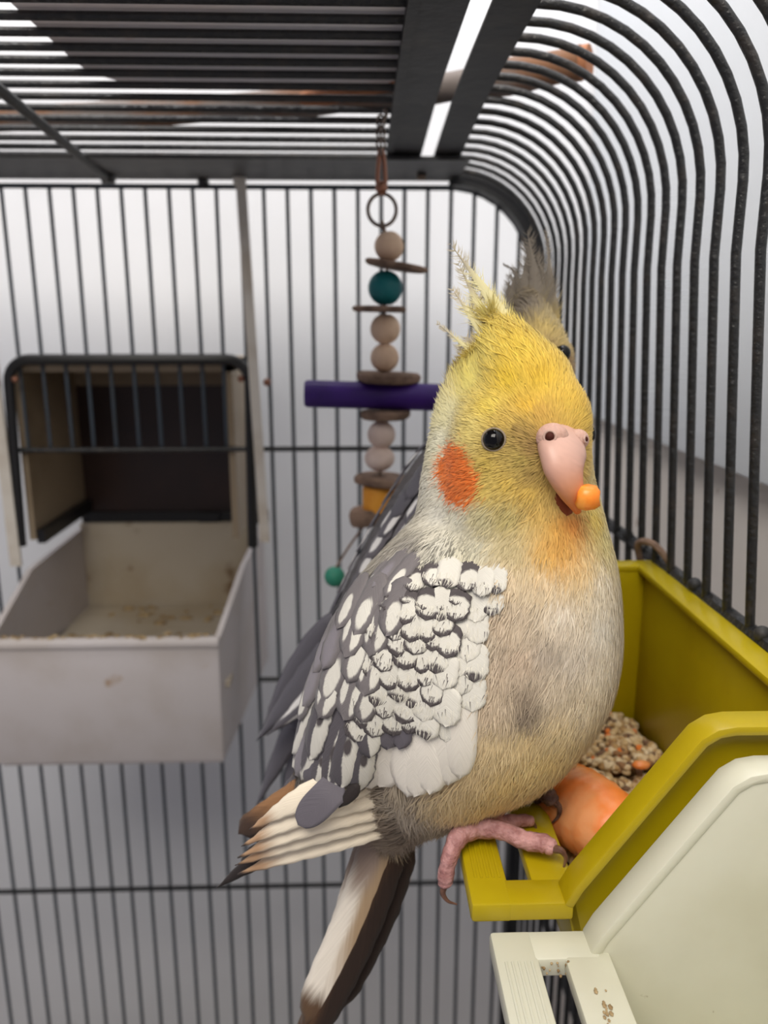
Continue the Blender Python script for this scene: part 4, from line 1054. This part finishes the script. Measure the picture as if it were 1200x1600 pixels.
for (px, py, r, dY, rn) in ((863, 684, 0.37, -0.13, 0.105), (902, 687, 0.27, 0.12, 0.06)):
    c = P3(px, py, yb + dY - 0.12)
    v, f = ball((0, 0, 0), r, 18, 12, (1.05, 0.8, 0.95)); ce = mesh_obj('cere', np.array(v) + c, f, M_CERE, bird1)
    fn = unit(-unit(c) + np.array([-0.22 if px < 880 else 1.3, 0, 0.08])); a1 = unit(np.cross(fn, np.array([0, 0, 1.0]))); a2 = np.cross(a1, fn)
    ctr = c + fn * r * 0.80
    MB().tube([ctr + (a1 * math.cos(a) + a2 * math.sin(a)) * rn * 1.3 for a in np.linspace(0, 2 * math.pi, 20)], 0.032, 8).build('nostril_rim', M_CERE, ce, smooth=True)
    v, f = ball(ctr + fn * 0.0, rn * 1.05, 12, 8); mesh_obj('nostril', v, f, M_NOSTRIL, ce)

# feet: near foot grips the outer perch bar, far foot reaches into the cup
PZ = -14.13
def G(x, y, z): return atZ(x, y, z)
k0 = P3(745, 1292, 19.55)
legr = toe('leg', M_FOOT, bird1, [P3(775, 1245, 20.2), P3(768, 1272, 20.0), k0], [0.42, 0.30, 0.30], 2)
toe('toe', M_FOOT, bird1, [k0, P3(718, 1306, 19.2), P3(703, 1338, 18.9), P3(696, 1372, 18.8), P3(697, 1384, 18.8)], [0.30, 0.27, 0.22, 0.22, 0.17], 5, [P3(695, 1382, 18.75), P3(692, 1396, 18.7), P3(700, 1408, 18.7), P3(714, 1413, 18.75)])
toe('toe', M_FOOT, bird1, [k0, P3(785, 1298, 19.2), P3(820, 1313, 18.95), P3(850, 1318, 18.75), P3(868, 1328, 18.6)], [0.30, 0.24, 0.25, 0.25, 0.20], 6, [P3(866, 1326, 18.55), P3(878, 1330, 18.45), P3(884, 1342, 18.45), P3(880, 1357, 18.5)])
toe('toe', M_FOOT, bird1, [P3(760, 1284, 19.9), P3(795, 1284, 20.0), P3(822, 1282, 20.2), P3(834, 1285, 20.2)], [0.22, 0.2, 0.17, 0.13], 4, [P3(830, 1284, 20.2), P3(836, 1290, 20.2), P3(838, 1296, 20.2)])
toe('toe', M_FOOTD, bird1, [P3(824, 1215, 21.3), P3(846, 1232, 20.9), P3(858, 1245, 20.6), P3(866, 1256, 20.5)], [0.26, 0.25, 0.25, 0.19], 4, [P3(866, 1252, 20.45), P3(874, 1262, 20.4), P3(872, 1276, 20.4), P3(860, 1288, 20.5)], M_FOOTD)
toe('toe', M_FOOTD, bird1, [P3(824, 1220, 21.5), P3(836, 1238, 21.4), P3(842, 1250, 21.4)], [0.24, 0.22, 0.18], 3)
toe('leg', M_FOOTD, bird1, [P3(800, 1180, 22.0), P3(812, 1205, 21.8), P3(824, 1217, 21.4)], [0.4, 0.32, 0.27], 2)

# the bit of carrot in the beak
c = P3(917, 777, yb - 0.72)
bm = bmesh.new(); bmesh.ops.create_icosphere(bm, subdivisions=2, radius=0.26)
rr_ = random.Random(5)
vv = [(p.co.x * 1.05, p.co.y * 0.9, p.co.z * 1.0) for p in bm.verts]; ff = [tuple(q.index for q in f_.verts) for f_ in bm.faces]; bm.free()
vv = [tuple(np.sign(q) * 1.35 * min(abs(q), 0.205) * rr_.uniform(0.94, 1.06) for q in p) for p in vv]
cb = mesh_obj('carrot_piece', np.array(vv) + c, ff, M_CARROT2)
tag(cb, 'tiny orange carrot piece held at the tip of the front cockatiel beak', 'carrot')
#BIRD2#

# ---- cockatiel behind -------------------------------------------------------------------------------
SW2 = [sweep_spheres([(836, 545, 27.6, 1.05), (838, 568, 27.5, 1.22), (828, 610, 27.7, 1.5), (800, 700, 28.1, 2.2), (740, 800, 28.4, 2.85), (680, 920, 28.6, 3.15), (602, 1010, 28.6, 2.35), (532, 1080, 28.6, 1.35), (475, 1122, 28.6, 0.55)], 46),
       sweep_spheres([(840, 535, 27.5, 0.9), (832, 500, 27.8, 0.75), (828, 455, 28.1, 0.42), (826, 420, 28.3, 0.15)], 18)]
V2, F2 = blob_body(SW2, 0.12, 'body')
sk2 = Skin(V2, F2)
bird2 = place_root('cockatiel', (3.2, 28.3, -14.1), 'grey crested cockatiel half hidden behind the front bird', 'bird')
SAMP2 = [(850, 520, (222, 196, 124)), (872, 540, (214, 190, 128)), (852, 560, (150, 120, 88)), (878, 565, (168, 140, 104)), (830, 480, (164, 152, 136)), (800, 500, (150, 138, 122)), (860, 500, (196, 178, 134)), (790, 530, (160, 148, 130)),
         (690, 700, (120, 116, 120)), (640, 790, (112, 108, 112)), (580, 870, (112, 108, 112)), (520, 1000, (104, 102, 110)), (470, 1090, (100, 98, 108)), (740, 700, (140, 134, 130)), (600, 950, (112, 108, 112)), (880, 620, (150, 140, 130))]
sp2 = np.array([sk2.hit(x, y)[0] for x, y, c in SAMP2]); sc2 = np.array([lin(c) for x, y, c in SAMP2])
def colour2(P, rng=None):
    c = shepard(P, sp2, sc2)
    if rng is not None: c = c * rng.normal(1.0, 0.09, (len(P), 1)).clip(0.7, 1.25)
    return c.clip(0, 1)
mesh_obj('body', V2, F2, M_PLUME, bird2, col=np.concatenate([colour2(V2), np.ones((len(V2), 1))], 1))
n_before = len(PLACED)
def fe2(mat, x, y, dx, dy, Lpx, Wpx, o0, o1, tip='round', name='scapular_feather', **k):
    return feather_on(sk2, name, mat, bird2, x, y, dx, dy, Lpx / 43.0, Wpx / 43.0, o0, o1, tip, **k)
# flight feathers and tail tip
for m, a, b_, c_, w in ((F_SLATE, (545, 985, 26.9), (470, 1075, 27.3), (402, 1156, 27.8), 1.1), (F_SLATEW2, (555, 1010, 26.6), (490, 1085, 27.0), (418, 1148, 27.5), 0.9), (F_SLATE, (520, 960, 27.6), (455, 1060, 28.0), (410, 1140, 28.3), 0.9)):
    feather_free('primary_feather', m, bird2, [P3(*a), P3(*b_), P3(*c_)], w, tip='point', n=16)
for m, a, b_, c_, w in ((F_SLATE, (520, 1060, 28.6), (455, 1150, 28.8), (400, 1260, 29.0), 1.0), (F_SLATE, (530, 1070, 28.9), (470, 1170, 29.1), (440, 1270, 29.3), 0.9)):
    feather_free('tail_feather', m, bird2, [P3(*a), P3(*b_), P3(*c_)], w, tip='point', n=14)
bl = spline([(700, 690), (655, 735), (615, 795), (580, 860), (552, 915), (520, 975), (490, 1030)], 13)
for i in range(len(bl) - 1, -1, -1):
    x, y = bl[i]
    for k in range(3):
        m = (F_SLATE, F_SLATEW, F_SLATEW2)[(i * 2 + k * 2 + (i // 3)) % 3]
        fe2(m, x + 24 * k - 4, y + 14 * k - 26, -0.60, 0.9, 62 + 2 * i, 34, 0.06 + 0.05 * (1 - i / 12), 0.14 + 0.05 * (1 - i / 12), n=9)
PL2 = np.array([p for p, w in PLACED[n_before:]]); PW2 = np.array([w for p, w in PLACED[n_before:]])
def skip2(P):
    out = np.zeros(len(P), bool)
    for a in range(0, len(P), 4000):
        out[a:a + 4000] = (np.linalg.norm(P[a:a + 4000, None, :] - PL2[None], axis=2) - PW2[None] * 0.75).min(1) < 0
    return out
head2 = P3(838, 560, 27.5); bk2 = P3(838, 560, 26.2); ax2 = unit(P3(475, 1122, 28.6) - P3(828, 610, 27.7))
def flow2(P):
    d = np.linalg.norm(P - head2, axis=1); w = np.clip((d - 1.2) / 1.5, 0, 1)[:, None]
    a = P - bk2; a /= np.linalg.norm(a, axis=1)[:, None]
    return a * (1 - w) + ax2 * w
plumage(sk2, 'body_plumage', bird2, colour2, flow2, 60000, lambda P: np.full(len(P), 0.42), lambda P: np.full(len(P), 0.10), 0.02, skip2, 9)
for pts, w, m in (([(845, 530, 27.3), (838, 450, 27.6), (824, 362, 27.9)], 0.75, F_CRESTG), ([(830, 530, 27.4), (822, 455, 27.7), (826, 375, 28.1)], 0.75, F_CRESTG), ([(865, 535, 27.3), (858, 460, 27.7), (838, 400, 28.0)], 0.75, F_CRESTG), ([(868, 530, 27.5), (860, 430, 28.0), (853, 356, 28.4)], 0.25, F_CRESTG),
                  ([(808, 530, 27.6), (800, 470, 27.9), (806, 420, 28.2)], 0.6, F_CRESTG), ([(800, 520, 27.8), (796, 470, 28.0), (795, 430, 28.3)], 0.4, F_CRESTG), ([(815, 480, 27.8), (808, 430, 28.1), (786, 412, 28.3)], 0.12, F_CRESTG), ([(855, 540, 27.2), (850, 480, 27.5), (848, 430, 27.8)], 0.75, F_CRESTG), ([(820, 540, 27.4), (812, 490, 27.7), (815, 440, 28.0)], 0.75, F_CRESTG)):
    crest_feather('crest_feather', m, bird2, [P3(*p) for p in pts], w)
ep2, en2 = sk2.hit(878, 552); v, f = ball(ep2 + en2 * 0.02, 0.27, 18, 12); mesh_obj('eye', v, f, M_EYE, bird2)
s_e = head2 + (head2 - ep2) * np.array([1, 0, 0]) + (ep2 - head2) * np.array([0, 1, 1]); q, n2 = sk2.near(s_e); v, f = ball(q, 0.27, 18, 12); mesh_obj('eye', v, f, M_EYE, bird2)
yb2 = sk2.hit(842, 548)[0][1]
v, f = ball(P3(843, 540, yb2 - 0.05), 0.25, 14, 10); mesh_obj('cere', v, f, M_CERE, bird2)
beak_mesh('beak', M_BEAK, bird2, [P3(838, 548, yb2 + 0.3), P3(838, 566, yb2 - 0.35), P3(838, 590, yb2 - 0.5), P3(838, 612, yb2 - 0.3)], [0.4, 0.42, 0.32, 0.08], [0.3, 0.34, 0.28, 0.08], np.array([1.0, 0.1, 0]))
for yy in (27.2, 29.4):
    kn = np.array([3.25, yy, -13.75])
    toe('leg', M_FOOTD, bird2, [kn + np.array([-0.2, 0, 2.2]), kn + np.array([0.0, 0, 1.0]), kn], [0.4, 0.3, 0.28], 2)
    for dy in (-0.35, 0.35):
        toe('toe', M_FOOTD, bird2, [kn, kn + np.array([0.55, dy, -0.02]), kn + np.array([0.95, dy * 1.3, -0.5])], [0.27, 0.24, 0.16], 3)
        toe('toe', M_FOOTD, bird2, [kn, kn + np.array([-0.55, dy, -0.02]), kn + np.array([-0.95, dy * 1.3, -0.5])], [0.27, 0.24, 0.16], 3)
